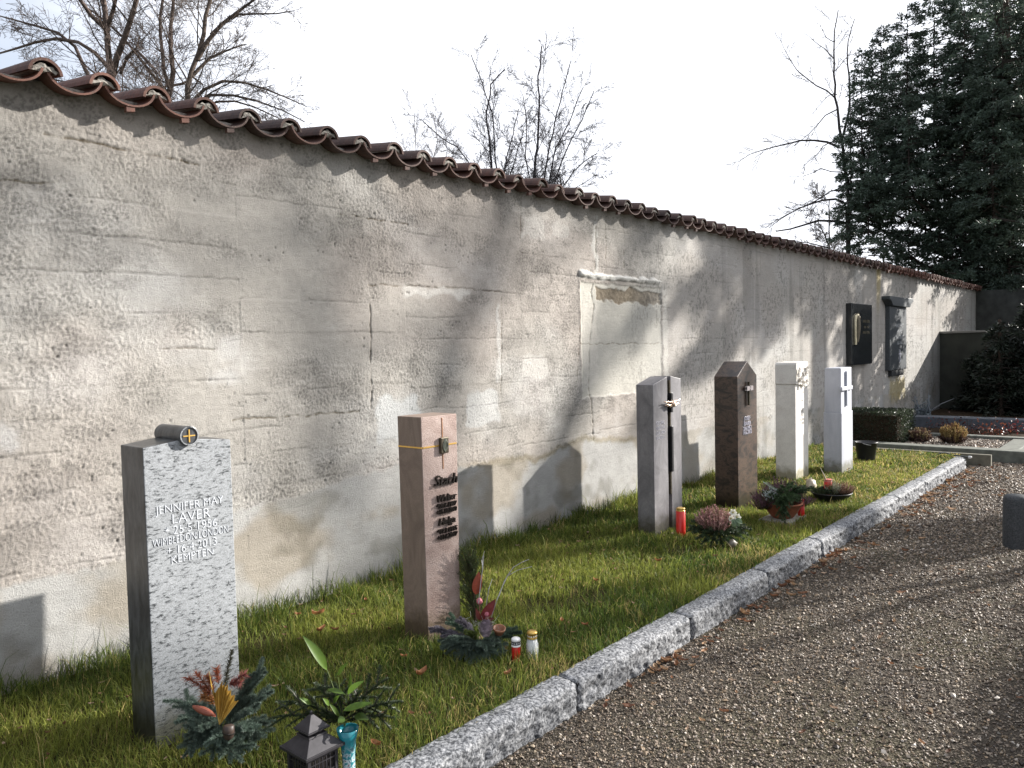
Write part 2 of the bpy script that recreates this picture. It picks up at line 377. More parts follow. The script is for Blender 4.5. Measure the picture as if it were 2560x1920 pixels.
Cc = Cc*(1-plinth[..., None])+pb*plinth[..., None]
edge = sst(.05, .0, np.abs(bandz-Z))*sst(4.2, 4.8, X)*sst(-8, -6.9, -X); Cc = Cc*(1-.34*edge[..., None]*np.array([.8, .9, 1.2]))
Cc = Cc*(1-panel[..., None])+panel[..., None]*np.array([.43, .412, .368])*(.93+.14*fbm(X*8, Z*8, 4, 33))[..., None]
Cc = Cc*(1-strip[..., None])+strip[..., None]*np.array([.21, .175, .13])*(.6+.8*fbm(X*30, Z*30, 3, 34))[..., None]
Cc = Cc*(1-ledge[..., None])+ledge[..., None]*np.array([.56, .55, .52])
for k, (p0, p1, colr, al) in enumerate([((340, 600), (720, 655), (.52, .50, .47), .75), ((200, 1215), (445, 1420), (.46, .465, .46), .8), ((700, 1180), (880, 1340), (.44, .44, .43), .7),
                                        ((866, 690), (892, 1100), (.5, .49, .47), .6), ((1785, 600), (1815, 1090), (.5, .48, .44), .7), ((1010, 975), (1150, 1090), (.48, .46, .43), .6), ((1400, 200), (1425, 500), (.5, .49, .46), .7),
                                        ((1345, 690), (1430, 1130), (.53, .50, .45), .5), ((1180, 240), (1260, 330), (.5, .48, .45), .4), ((1010, 190), (1120, 330), (.47, .45, .42), .5)]):
    (a, z1), (b_, z0) = C3(p0, p1); r_ = rect(a, b_, z0, z1, .02, .06, 200+k)*al
    Cc = Cc*(1-r_[..., None])+r_[..., None]*np.array(colr); D -= r_*.2*D
for k, (p0, p1, al) in enumerate([((1160, 1180), (1320, 1240), .5), ((1200, 980), (1320, 1120), .45), ((0, 1480), (130, 1600), .6)]):
    (a, z1), (b_, z0) = C4(p0, p1); r_ = rect(a, b_, z0, z1, .03, .06, 230+k)*al
    Cc = Cc*(1-r_[..., None])+r_[..., None]*np.array((.46, .45, .44))
Cc = Cc*(1-.45*(groove*.8+pits*.7).clip(0, 1)[..., None]); Cc = Cc+tintc
# far bays: greyer cast face, rust and lichen streaks
far = sst(6.9, 7.6, X)[..., None]
Cc = Cc*(1-.35*far)+.35*far*np.array([.33, .325, .31])
stk = sst(.52, .72, vn(X*5, Z*.5, 71)*.7+.3*vn(X*23, Z*1.5, 72))*sst(8, 10, X)
Cc = Cc*(1-.22*stk[..., None])
sv = sst(.56, .7, fbm(X*60, Z*28, 2, 73))*sst(.4, .6, fbm(X*2, Z*2, 3, 74)); Cc = Cc*(1-.35*(sv*sst(6, 8, X))[..., None])
yl = sst(.22, .05, np.abs(X-15.75-.1*(fbm(X*3, Z*4, 3, 75)-.5)))*sst(1.9, 2.8, Z)+rect(16.5, 17.6, .45, .85, .1, .15, 76); Cc = Cc*(1-.5*yl[..., None])+.5*yl[..., None]*np.array([.36, .28, .08])
damp = sst(.22, 0, Z)*(1-.5*vn(X*4, Z*3, 78)); Cc = Cc*(1-.25*damp[..., None])
Cc = np.clip(Cc, .03, .75)
m, t, b = mat('cast_concrete')
c = attr(t); n1 = tex(t, 'ShaderNodeTexNoise', 260, 4, .7); n2 = tex(t, 'ShaderNodeTexNoise', 120, 5, .75)
r = ramp(t, n1.outputs['Fac'], [(.3, (.78,)*3), (.5, (1,)*3), (.7, (1.15,)*3)])
n3 = tex(t, 'ShaderNodeTexNoise', 75, 3, .6); n4 = tex(t, 'ShaderNodeTexNoise', 3.2, 4)
sp = ramp(t, n3.outputs['Fac'], [(.27, (.55,)*3), (.36, (1,)*3)]); spm = ramp(t, n4.outputs['Fac'], [(.42, (0,)*3), (.58, (1,)*3)])
c = mixc(t, c, mixc(t, (1, 1, 1), sp.outputs[0], spm.outputs[0]), 1.0, 'MULTIPLY')
t.links.new(mixc(t, c, r.outputs[0], 1.0, 'MULTIPLY'), b.inputs['Base Color']); b.inputs['Roughness'].default_value = .95
b.inputs['Specular IOR Level'].default_value = .15
bb = bump(t, b, n2.outputs['Fac'], .75, .010); bump(t, b, n1.outputs['Fac'], .5, .003, bb)
M_conc = m
M_concplain = plain('wall_concrete', (.34, .32, .28), .95, .25, 9, .4, .01, spec=.15)
wall = thing('concrete_wall', 'long weathered concrete cemetery wall with board marks, repair patches and a barrel tile coping', 'wall', (8, 0, 0))
A = Acc(); idx = np.arange(X.size).reshape(X.shape)
A.add(np.stack([X, -D, Z], -1), Fq(idx), Cc.reshape(-1, 3))
A.build('wall_face', M_conc, wall, smooth=True)
A = Acc(); A.box((-3, .05, -.3), (25, .42, 2.985)); A.build('wall_core', M_concplain, wall)

# coping of barrel tiles
STEP = .277; XT0 = 1.335-STEP*9
cpg = Acc(); mor = Acc(); SL = math.tan(R(9))
tcols = [(.26, .085, .045), (.20, .075, .05), (.15, .075, .055), (.12, .085, .07), (.28, .11, .06), (.10, .075, .065), (.17, .09, .07)]
def arc(cx, cz, r, a0, a1, n, yf, yb, th, col, zs=1.0, shrink=1.0):
    a = np.linspace(a0, a1, n)
    def ring(rad, y, sc): return np.stack([cx+rad*sc*np.cos(a), np.full(n, y), cz+(y-yf)*SL+rad*sc*zs*np.sin(a)], -1)
    V = np.concatenate([ring(r, yf, 1), ring(r, yb, shrink), ring(r-th, yb, shrink), ring(r-th, yf, 1)])
    i = np.arange(n-1); Fs = []
    for q0, q1 in ((0, 1), (1, 2), (2, 3), (3, 0)): Fs.append(np.stack([q0*n+i, q1*n+i, q1*n+i+1, q0*n+i+1], -1))
    cpg.add(V, np.concatenate(Fs), col)
    cpg.add(V[[0, n, 2*n, 3*n]], [(0, 1, 2, 3)], col); cpg.add(V[[n-1, 2*n-1, 3*n-1, 4*n-1]], [(0, 1, 2, 3)], col)
k = 0; x = XT0
while x < 24.9:
    rr = random.Random(k); seg2 = x > 15.8
    red = 1.0 if (1 < x < 2.3 or x > 15.8) else .35+.25*rr.random()
    if 4.2 < x < 5.6: red = .7
    base_c = np.array([.125, .052, .035])*red+np.array([.042, .034, .031])*(1-red)
    dx = rr.uniform(-.008, .008); dz = rr.uniform(-.006, .006); yo = -.13+rr.uniform(-.015, .015)
    c1 = base_c*rr.uniform(.8, 1.2); c2 = base_c*rr.uniform(.6, .95)
    R1 = .135; arc(x+dx, 2.925+R1*.78+dz, R1, R(180+8), R(360-8), 14, yo, .50, .012, c1*.9, .78)
    arc(x+STEP/2+dx, 2.985+dz, .078, R(4), R(176), 12, yo-.004-rr.random()*.012, .50, .014, c2, 1.0, .86)
    if rr.random() < .6: cpg.obox((x+dx+rr.uniform(-.03, .03), yo+.02, 2.914+dz), (.022, 0, .004), (0, .014, 0), (0, 0, .014), c1)
    # mortar bedding at the tile mouth
    a = np.linspace(R(18), R(162), 9); rad = .064*np.array([rr.uniform(.8, 1.08) for _ in a])
    cx, cz = x+STEP/2+dx, 2.975+dz
    lo_ = [(cx+u_*.064, 3.004+rr.uniform(-.010, .008)) for u_ in (-1, -.4, .35, 1)]
    P = [(cx+q*math.cos(w), yo+.006+rr.uniform(-.006, .006), cz+.004+q*math.sin(w)) for q, w in zip(rad, a)] + [(q, yo+.012+rr.uniform(-.006, .006), z_) for q, z_ in lo_]
    n_ = len(P); Pb = [(p[0], .3, p[2]+.05) for p in P]
    mor.add(P+Pb, [(i, (i+1) % n_, n_+(i+1) % n_, n_+i) for i in range(n_)], (.27, .25, .22)); mor.add([(cx, yo-.002, cz+.045)]+P, [(0, (i+1) % n_+1, i+1) for i in range(n_)], (.27, .25, .22))
    x += STEP; k += 1
m, t, b = mat('roof_tile'); c = attr(t); n1 = tex(t, 'ShaderNodeTexNoise', 22, 5, .65); n2 = tex(t, 'ShaderNodeTexNoise', 130, 3)
r = ramp(t, n1.outputs['Fac'], [(.3, (.55, .6, .65)), (.5, (1, 1, 1)), (.68, (1.25, 1.2, 1.15))])
c = mixc(t, c, r.outputs[0], 1.0, 'MULTIPLY'); li = ramp(t, n2.outputs['Fac'], [(.6, (0, 0, 0)), (.72, (.5, .5, .5))]).outputs[0]
c = mixc(t, c, (.24, .23, .18), li); t.links.new(c, b.inputs['Base Color']); b.inputs['Roughness'].default_value = .8
bump(t, b, n1.outputs['Fac'], .4, .006)
M_tile = m
cop = cpg.build('tile_coping', M_tile, wall, smooth=False)
mo = mor.build('mortar_bedding', plain('mortar', (.27, .25, .22), .95, .35, 45, .8, .01), wall); mo.parent = cop

# low cross wall and end wall
A = Acc(); A.box((20.7, -4.6, -.2), (20.98, -.004, 1.74)); A.build('wall_body', plain('dark_render', (.035, .036, .028), .95, .35, 3, .4, .02), bevel=.01, parent=thing('low_wall', 'low dark wall running out from the long wall below the conifer', 'wall', (20.8, -2.3, 0)))
lw = bpy.data.objects['low_wall']
A = Acc(); A.box((20.66, -4.62, 1.743), (21.02, -.004, 1.79)); A.build('coping_slab', plain('slab_grey', (.2, .19, .17), .9, .25, 6, .3, .01), lw, bevel=.008)
A = Acc(); A.box((25.02, -6.0, -.2), (25.35, .42, 2.93)); 
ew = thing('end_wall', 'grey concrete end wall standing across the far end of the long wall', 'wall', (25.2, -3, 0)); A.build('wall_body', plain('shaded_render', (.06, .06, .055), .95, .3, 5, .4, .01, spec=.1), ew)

# ---- kerb
m, t, b = mat('split_granite')
n1 = tex(t, 'ShaderNodeTexNoise', 70, 4, .7, .3); n2 = tex(t, 'ShaderNodeTexNoise', 24, 4)
c = ramp(t, n1.outputs['Fac'], [(.38, (.018, .02, .025)), (.47, (.11, .115, .125)), (.56, (.25, .255, .265)), (.7, (.44, .44, .45))]).outputs[0]
c2_ = ramp(t, n2.outputs['Fac'], [(.35, (.72, .72, .72)), (.65, (1.1, 1.1, 1.1))]).outputs[0]
t.links.new(mixc(t, c, c2_, 1, 'MULTIPLY'), b.inputs['Base Color']); b.inputs['Roughness'].default_value = .75
bb = bump(t, b, n2.outputs['Fac'], .5, .012); bump(t, b, n1.outputs['Fac'], .4, .004, bb)
M_kerb = m
KX = [.75, 1.85, 2.98, 4.13, 5.27, 6.35, 7.40, 8.60, 9.72, 10.81, 11.97]
klab = ['nearest the camera, its end below the picture', 'at the bottom edge of the photo', 'below the red and white candles', 'second one beyond the two small candles', 'across from the pink heather arrangement',
        'across from the terracotta bowl', 'across from the black planting bowl', 'between the black bowl and the last stones', 'third from the far end of the row', 'at the rounded far end of the lawn']
klab = ['nearest the camera, mostly below the picture', 'at the bottom edge of the photo', 'just below the two small candles', 'next beyond the small candles',
        'opposite the pink heather and white flower', 'opposite the tall brown gravestone', 'opposite the terracotta bowl', 'opposite the black bowl', 'second from the far end of the row', 'last at the far end']
for i, (a, b_) in enumerate(zip(KX[:-1], KX[1:])):
    rr = np.random.default_rng(i); A = Acc(); nl = int((b_-a)/.012); a += .006; b_ -= .006
    # cross-section path: inner bottom, inner top, outer top (worn), outer bottom
    prof = [(-2.025, -.2), (-2.025, -.01), (-2.03, .0)] + [(-2.03-.11*q, .004) for q in np.linspace(.1, 1, 9)] + [(-2.150, -.004), (-2.158, -.014)] + [(-2.163, -.014-.19*q) for q in np.linspace(.06, 1, 18)]
    prof = np.array(prof); xs = np.linspace(a, b_, nl); m_ = len(prof)
    xx, ii = np.meshgrid(xs, np.arange(m_)); yy = prof[ii, 0]; zz = prof[ii, 1]
    u = np.cumsum(np.r_[0, np.hypot(*np.diff(prof, axis=0).T)])[ii]
    f1 = fbm(xx*22+i*9, u*26, 4, i); f2 = worley(xx*34+i*5, u*40, i)
    topm = (zz > -.008); face = ~topm & (yy < -2.1)
    wav = .012*(fbm(xx*2+i, u*0, 2, 3)-.5)
    yy = yy + face*(.030*(f1-.5)+.012*(f2-.5)) + wav + (topm & (yy < -2.12))*.022*(f1-.5)
    zz = zz + topm*.012*(f1-.5) + .006*(rr.random()-.5) - (topm & (yy < -2.12))*.016*f2
    ends = np.clip(np.minimum(xx-a, b_-xx)/.02, 0, 1); zz = zz-(1-ends)*.010*topm; yy = yy+(1-ends)*.012*face
    if i == 9: e = np.clip((b_-xx)/.10, 0, 1); yy = yy+(1-np.sqrt(1-(1-e)**2))*.10*(yy < -2.08)
    idx = np.arange(xx.size).reshape(xx.shape); A.add(np.stack([xx, yy, zz], -1), Fq(idx))
    A.add(np.stack([xx, yy, zz], -1)[:, 0], [tuple(range(m_))]); A.add(np.stack([xx, yy, zz], -1)[:, -1], [tuple(range(m_))[::-1]])
    o = A.build('kerb_stone', M_kerb, None, ((a+b_)/2, -2.1, 0), smooth=True)
    tag(o, 'rough grey granite kerb stone edging the lawn, ' + klab[i], 'kerb stone', 'granite kerb stones between lawn and gravel')

# ---- letters
def letters(name, rows, parent, mat_, y, xc, depth_=.002, shear=0, align='CENTER', thin=0.0):
    """rows: (text, z of baseline, cap height, width limit); one mesh per line, on the plane y"""
    for txt, z, h, wmax in rows:
        A = Acc()
        cu = bpy.data.curves.new('lettering', 'FONT'); cu.body = txt; cu.size = h/.69; cu.shear = shear
        cu.align_x = align; cu.extrude = depth_; cu.offset = -thin*h; cu.resolution_u = 3
        o = bpy.data.objects.new('lettering', cu); COL.objects.link(o)
        bpy.context.view_layer.update()
        me = bpy.data.meshes.new_from_object(o.evaluated_get(bpy.context.evaluated_depsgraph_get()))
        V = np.array([v.co[:] for v in me.vertices]); w = np.ptp(V[:, 0])
        if w > wmax: V[:, 0] *= wmax/w
        P = np.stack([V[:, 0]+xc, y-V[:, 2], V[:, 1]+z], -1); base_n = A.n; A.V.append(P); A.C.append(np.ones((len(P), 3))); A.n += len(P)
        by = {}
        for p in me.polygons: by.setdefault(len(p.vertices), []).append([i+base_n for i in p.vertices])
        for f in by.values(): A.F.append(np.array(f)); A.M.append(0)
        bpy.data.objects.remove(o); bpy.data.curves.remove(cu); bpy.data.meshes.remove(me)
        A.build(name, mat_, parent)

# ---- gravestone materials
def streaky(name, stops, scale, stretch, rot, rough=.5, bmp=.2, bd=.002, dist=1.2, fine=220, fine_amt=.25, detail=6):
    m, t, b = mat(name); n1 = tex(t, 'ShaderNodeTexNoise', scale, detail, .68, dist, stretch, rot)
    c = ramp(t, n1.outputs['Fac'], stops).outputs[0]
    n2 = tex(t, 'ShaderNodeTexNoise', fine, 3, .6); r = ramp(t, n2.outputs['Fac'], [(.3, (1-fine_amt,)*3), (.7, (1+fine_amt*.6,)*3)]).outputs[0]
    c = mixc(t, c, r, 1, 'MULTIPLY')
    # soil splash and algae rising from the ground
    gc = t.nodes.new('ShaderNodeTexCoord'); sx = t.nodes.new('ShaderNodeSeparateXYZ'); t.links.new(gc.outputs['Object'], sx.inputs[0])
    n3 = tex(t, 'ShaderNodeTexNoise', 14, 5, .7); ml = t.nodes.new('ShaderNodeMath'); ml.operation = 'MULTIPLY_ADD'; ml.inputs[1].default_value = -.22
    t.links.new(n3.outputs['Fac'], ml.inputs[0]); t.links.new(sx.outputs['Z'], ml.inputs[2])
    sm = ramp(t, ml.outputs[0], [(.0, (1, 1, 1)), (.10, (0, 0, 0))]).outputs[0]
    c = mixc(t, c, mixc(t, c, (.42, .40, .30), 1, 'MULTIPLY'), sm)
    t.links.new(c, b.inputs['Base Color']); b.inputs['Roughness'].default_value = rough
    bump(t, b, n2.outputs['Fac'], bmp, bd); return m
M_s1f = streaky('brushed_granite', [(.36, (.022, .025, .028)), (.415, (.10, .108, .115)), (.46, (.255, .268, .28)), (.70, (.335, .35, .365))], 46, (.85, 1, 2.3), (0, R(-36), 0), .6, .10, .001, .45, 330, .5, 10)
M_s1s = streaky('polished_granite', [(.35, (.02, .022, .023)), (.5, (.055, .058, .062)), (.7, (.105, .11, .115))], 26, (1, 1.0, .35), (0, 0, 0), .3, .05, .001, .6)
M_s2 = streaky('red_porphyry', [(.3, (.23, .155, .13)), (.5, (.36, .27, .235)), (.7, (.46, .365, .325))], 5, (1, 1, 1), (0, 0, 0), .85, .8, .006, .5, 130, .3)
M_s2s = streaky('banded_porphyry', [(.3, (.15, .11, .088)), (.45, (.23, .172, .135)), (.55, (.185, .135, .108)), (.7, (.28, .215, .17))], 3.2, (1, .9, .55), (R(25), 0, 0), .75, .3, .002, 1.5, 160, .15, 3)
M_s3 = streaky('grey_quartzite', [(.3, (.105, .10, .105)), (.5, (.165, .158, .165)), (.7, (.235, .225, .23))], 7, (1, 1, .6), (0, R(30), 0), .5, .15, .001, 1.0, 140, .18)
M_s4 = streaky('brown_gneiss', [(.30, (.012, .010, .010)), (.45, (.034, .025, .021)), (.55, (.085, .055, .040)), (.63, (.032, .023, .019)), (.8, (.15, .10, .072))], 6.5, (.7, 1, 1.7), (0, R(-35), 0), .35, .08, .001, 1.8, 120, .2)
M_s5 = streaky('pale_limestone', [(.3, (.58, .545, .50)), (.5, (.66, .63, .585)), (.7, (.72, .69, .64))], 9, (1, 1, 1), (0, 0, 0), .8, .2, .001, .3, 110, .14)
M_s6 = streaky('shaded_blue_marble', [(.3, (.31, .325, .37)), (.5, (.39, .40, .445)), (.7, (.46, .47, .51))], 4, (1.6, 1.6, .35), (0, 0, 0), .6, .1, .001, .8, 120, .08)  # tone lowered to stand in for shade on the farthest pillar
M_cut = plain('cut_letters', (.56, .58, .61), .7, .1, 50, .1)
M_white = plain('white_metal', (.55, .54, .60), .35, .15, 60, .05, .001, .2)
GRP = 'gravestones in a row along the wall'

# gravestone 1: streaky grey granite, gabled, with a roll and a cross disc on the ridge
g = thing('gravestone', 'streaky grey granite gravestone nearest the camera, with a round gold cross disc on its ridge', 'gravestone', (1.61, -1.04, -.05), GRP)
x0, x1, yf, yb = 1.419, 1.806, -1.135, -.925; xm = (x0+x1)/2
A = Acc(); zc = onY(467, 1089, yf)[2]; xm = onY(467, 1089, yf)[0]
A.prism([(x0, -.2), (x1, -.2), (x1, 1.228), (xm, zc-.012), (x0, 1.232)], yf, yb, mf=0, ms=1); A.build('slab', [M_s1f, M_s1s], g, bevel=.004)
A = Acc(); rd = .041; A.lathe([(rd, 0), (rd, .23)], (xm, yb+.005, zc), 40, (0, -1, 0)); A.build('ridge_roll', M_s1s, g, smooth=False, bevel=.003)
A = Acc(); A.lathe([(rd+.001, 0), (rd+.001, .010), (rd-.004, .012), (rd-.006, .009), (0, .009)], (xm, yf-.01, zc), 40, (0, -1, 0)); dsc = A.build('cross_disc', M_s1s, g)
A = Acc(); A.lathe([(rd-.001, .0), (rd-.001, .003), (rd-.005, .003)], (xm, yf-.021, zc), 40, (0, -1, 0), caps=False); rr_ = A.build('disc_rim', M_s1f, g); rr_.parent = dsc
A = Acc(); A.box((xm-.0025, yf-.0225, zc-.027), (xm+.0025, yf-.017, zc+.027)); A.box((xm-.026, yf-.0218, zc-.0025), (xm+.026, yf-.0172, zc+.0025)); cx_ = A.build('inlaid_cross', M_gold, g); cx_.parent = dsc
def row(px, py, yy): return onY(px, py, yy)[2]
C1p = lambda x, y: (250+x/3.318, 1000+y/3.318)
rows = [('JENNIFER MAY', C1p(740, 880), .034, .30), ('LAVER', C1p(760, 975), .042, .185), ('* 25·5·1956', C1p(745, 1065), .036, .23), ('WIMBLEDON·LONDON', C1p(745, 1140), .033, .335), ('+ 16·4·2013', C1p(745, 1225), .036, .22), ('KEMPTEN', C1p(765, 1298), .033, .185)]
letters('inscription_line', [(a_, row(*p, yf)-.012, h, w) for a_, p, h, w in rows], g, M_cut, yf-.0012, xm+.004, .0012, thin=.03)

# gravestone 2: slim reddish stele with bronze letters
g = thing('gravestone', 'slim reddish sandstone stele with dark bronze letters and a bronze leaf plate', 'gravestone', (3.05, -1.08, -.05), GRP)
x0, x1, yf, yb = 2.924, 3.178, -1.18, -.985; h2 = 1.238
A = Acc(); A.prism([(x0, -.2), (x1, -.2), (x1+.012, h2), (x0-.012, h2)], yf, yb, mf=0, ms=1); A.build('stele', [M_s2, M_s2s], g, bevel=.004)
p2 = onY(950+370/2.37, 1000+267/2.37, yf); zx = p2[2]; xm = p2[0]
A = Acc(); A.box((x0-.003, yf-.003, zx-.004), (x1+.004, yf+.002, zx+.004)); A.box((x0-.013, yf+.0, zx-.004), (x0-.003, yb, zx+.004)); A.build('gold_line', M_gold, g)
A = Acc(); A.box((xm-.003, yf-.0025, zx-.135), (xm+.003, yf+.002, zx+.155)); A.build('copper_line', plain('copper', (.35, .17, .08), .4, .2, 40, .05, .001, .5), g)
A = Acc(); A.box((xm-.030, yf-.022, zx-.045), (xm+.030, yf-.002, zx+.045))
pl = A.build('leaf_plate', M_bronze, g, bevel=.004)
A = Acc()
for s_ in (-1, 1):
    q = np.linspace(0, 1, 12)
    for off in (.0, .009, .018): A.tube(np.stack([xm+s_*(.021-off)*np.sin(q*math.pi)*(1 if s_ > 0 else .8)+.006*(q-.5), np.full(12, yf-.023), zx-.036+.072*q], -1), .0032, 5)
o = A.build('leaf_relief', plain('bronze_relief', (.14, .15, .12), .4, .3, 60, .1, .001, .6), g); o.parent = pl
C3p = lambda x, y: (950+x/2.37, 1000+y/2.37)
rows = [('Stach', (370, 495), .058, .185), ('Walter', (370, 592), .040, .15), ('*20.6.1927', (370, 630), .026, .155), ('+15.10.2013', (370, 664), .026, .155), ('Helga', (370, 730), .040, .15), ('*17.1.1935', (370, 780), .026, .155), ('+11.6.2017', (370, 815), .026, .155)]
letters('bronze_line', [(a_, row(*C3p(*p), yf)-.006, h, w) for a_, p, h, w in rows], g, plain('dark_bronze', (.035, .028, .024), .45, .3, 60, .1, .001, .5), yf-.012, xm+.005, .008, .25)

# gravestone 3: grey quartzite pair of slabs with a dark slot
g = thing('gravestone', 'grey quartzite gravestone split by a dark slot holding metal rods and a bronze crossbar', 'gravestone', (6.0, -.88, -.05), GRP)
x0, x1, yf, yb = 5.762, 6.245, -.966, -.80; sA, sB = 6.005, 6.062
A = Acc(); A.prism([(x0, -.2), (sA, -.2), (sA, 1.335), (x0, 1.272)], yf, yb); A.prism([(sB, -.2), (x1, -.2), (x1, 1.305), (sB, 1.335)], yf, yb)
A.build('twin_slabs', M_s3, g, bevel=.003)
A = Acc(); A.box((sA-.001, yf+.045, -.2), (sB+.001, yb-.01, 1.325)); A.build('dark_slot', plain('slot_black', (.012, .012, .014), .5, .2, 30, .1), g)
for z0, z1 in ((1.02, 1.19), (.50, .90)):
    A = Acc(); A.box((sA+.030, yf-.022, z0), (sA+.060, yf+.03, z1)); A.build('metal_rod', plain('black_steel', (.03, .03, .032), .4, .2, 30, .1, .001, .6), g, bevel=.003)
A = Acc(); A.box((sA+.036, yf-.004, .30), (sA+.046, yf+.03, 1.30)); A.build('slot_bar', M_bronze, g)
A = Acc(); zc = row(1500+505/3.016, 850+483/3.016, yf); q = np.linspace(-1, 1, 13); w_ = np.random.default_rng(3)
for dz, s_ in ((.012, 1.0), (-.006, .85), (-.018, .6)):
    A.tube(np.stack([6.035+q*.135*s_, np.full(13, yf-.03)+w_.normal(0, .003, 13), zc+dz+.018*np.abs(q)*(1 if dz > 0 else .3)+w_.normal(0, .004, 13)], -1), .010-.006*np.abs(q), 6)
A.lathe([(0, -.03), (.018, -.018), (.022, 0), (.016, .02), (0, .032)], (6.035, yf-.036, zc), 10); A.build('bronze_crossbar', plain('polished_bronze', (.55, .40, .30), .3, .3, 70, .2, .002, .7), g, smooth=True)
letters('inscription_line', [(a_, row(1500+445/3.016, 850+y/3.016, yf)-.01, .030, .145) for a_, y in (('GEORG', 630), ('NEUTH', 668), ('12.4.1929', 706), ('8.4.2011', 742))], g, M_white, yf-.0012, x0+.115, .0012, thin=.03)

# gravestone 4: dark brown gneiss with gable
g = thing('gravestone', 'dark brown wavy stone pillar with gabled top and a thin metal cross', 'gravestone', (7.38, -.97, -.05), GRP)
x0, x1, yf, yb = 7.146, 7.60, -1.088, -.845; xm = .5*(x0+x1)
A = Acc(); A.prism([(x0, -.2), (x1, -.2), (x1, 1.285), (xm, 1.43), (x0, 1.285)], yf, yb); A.build('pillar', M_s4, g, bevel=.004)
pz = lambda x, y: onY(1820+x/7.9, 920+y/7.9, yf)
A = Acc(); q = pz(372, 270); A.box((q[0]-.010, yf-.030, pz(372, 735)[2]), (q[0]+.010, yf-.008, q[2])); cr_ = A.build('metal_cross', M_bronze, g)
A = Acc(); q = pz(372, 398); A.box((q[0]-.070, yf-.036, q[2]-.022), (q[0]-.012, yf-.012, q[2]+.022)); A.box((q[0]+.012, yf-.036, q[2]-.022), (q[0]+.070, yf-.012, q[2]+.022)); A.box((q[0]-.07, yf-.033, q[2]-.009), (q[0]+.07, yf-.014, q[2]+.009)); o = A.build('cross_arm', plain('pale_metal', (.7, .62, .6), .35, .15, 40, .05, .001, .4), g); o.parent = cr_
letters('inscription_line', [(a_, pz(372, y)[2], .040, w) for a_, y, w in (('JOSEF', 1030, .15), ('BAUER', 1130, .155), ('28.6.1953', 1225, .18), ('14.6.2013', 1305, .19))], g, M_white, yf-.004, pz(372, 1100)[0], .004, thin=.03)

# gravestone 5: white limestone pillar
g = thing('gravestone', 'bright white limestone pillar with carved flowers near its rounded top', 'gravestone', (9.27, -.81, -.05), GRP)
x0, x1, yf, yb = 9.063, 9.475, -.931, -.69
A = Acc(); A.prism([(x0, -.2), (x1, -.2), (x1, 1.02), (x1-.03, 1.07), (x0, 1.115)], yf, yb); A.build('lower_block', M_s5, g, bevel=.006)
A = Acc(); rc = .035; xr = x1-.045; xl = x0-.012
pr = [(xl, 1.117), (x1-.032, 1.072), (xr+.01, 1.10)] + [(xr-rc+rc*math.cos(a), 1.375-rc+rc*math.sin(a)) for a in np.linspace(0, math.pi/2, 6)] + [(xl+rc+rc*math.cos(a), 1.372-rc+rc*math.sin(a)) for a in np.linspace(math.pi/2, math.pi, 6)]
A.prism(pr, yf-.018, yb-.004); A.build('upper_block', M_s5, g, bevel=.004)
A = Acc(); pz = lambda x, y: onY(1920+x/5.35, 890+y/5.35, yf)
for x, y in ((375, 195), (365, 260), (410, 290), (470, 240), (485, 170), (475, 345), (430, 380), (395, 330)):
    q = pz(x, y); n_ = 5
    for k in range(n_):
        a = k*2*math.pi/n_+x; A.leaves([(q[0], yf-.02, q[2])], [(math.cos(a), -.45, math.sin(a))], [(0, -1, 0)], .055, .020, (1, 1, 1), .25)
for p in (((440, 215), (455, 260), (440, 330), (465, 410)), ((485, 160), (480, 200), (455, 235))): A.tube([pz(*q)*np.array([1, 0, 1])+np.array([0, yf-.024, 0]) for q in p], .011, 6)
A.build('flower_relief', M_s5, g)
letters('inscription_line', [(a_, pz(450, y)[2], h, w) for a_, y, h, w in (('C A', 500, .045, .2), ('1n', 610, .04, .1), ('IN', 750, .03, .09), ('1942', 805, .03, .14), ('2.6.1931', 865, .03, .2), ('7.1.2012', 912, .03, .2))], g, plain('faint_letters', (.42, .40, .37), .7, .2, 40, .1), yf-.0012, pz(455, 700)[0], .0012)

# gravestone 6: bluish marble, chamfered, raised cross
g = thing('gravestone', 'bluish white chamfered stone pillar with a large raised cross, farthest of the row', 'gravestone', (10.06, -1.1, -.05), GRP)
x0, x1, yf, yb = 9.812, 10.30, -1.21, -1.0
A = Acc()
def slab6(z0, z1, e, ch=.0):
    pl_ = [(x0-e, yf-e), (x1-.07+e, yf-e), (x1+e, yf+.07-e), (x1+e, yb+e), (x0-e, yb+e)]
    tp = [((p-10.05)*(1-ch)+10.05, (q+1.1)*(1-ch)-1.1) for p, q in pl_]
    A.add([(p, q, z0) for p, q in pl_]+[(p, q, z1) for p, q in tp], [(i, (i+1) % 5, 5+(i+1) % 5, 5+i) for i in range(5)]); A.add([(p, q, z1) for p, q in tp], [(0, 1, 2, 3, 4)])
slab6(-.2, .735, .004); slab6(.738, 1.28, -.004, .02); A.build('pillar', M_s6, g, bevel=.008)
pz = lambda x, y: onY(1920+x/5.35, 890+y/5.35, yf-.01)
A = Acc(); xc = pz(1055, 430)[0]; zc = pz(1055, 430)[2]
A.box((xc-.024, yf-.020, pz(1055, 665)[2]), (xc+.026, yf+.01, pz(1055, 200)[2])); A.box((xc-.215, yf-.024, zc-.024), (xc+.19, yf+.01, zc+.024)); A.build('raised_cross', M_s6, g, bevel=.008)

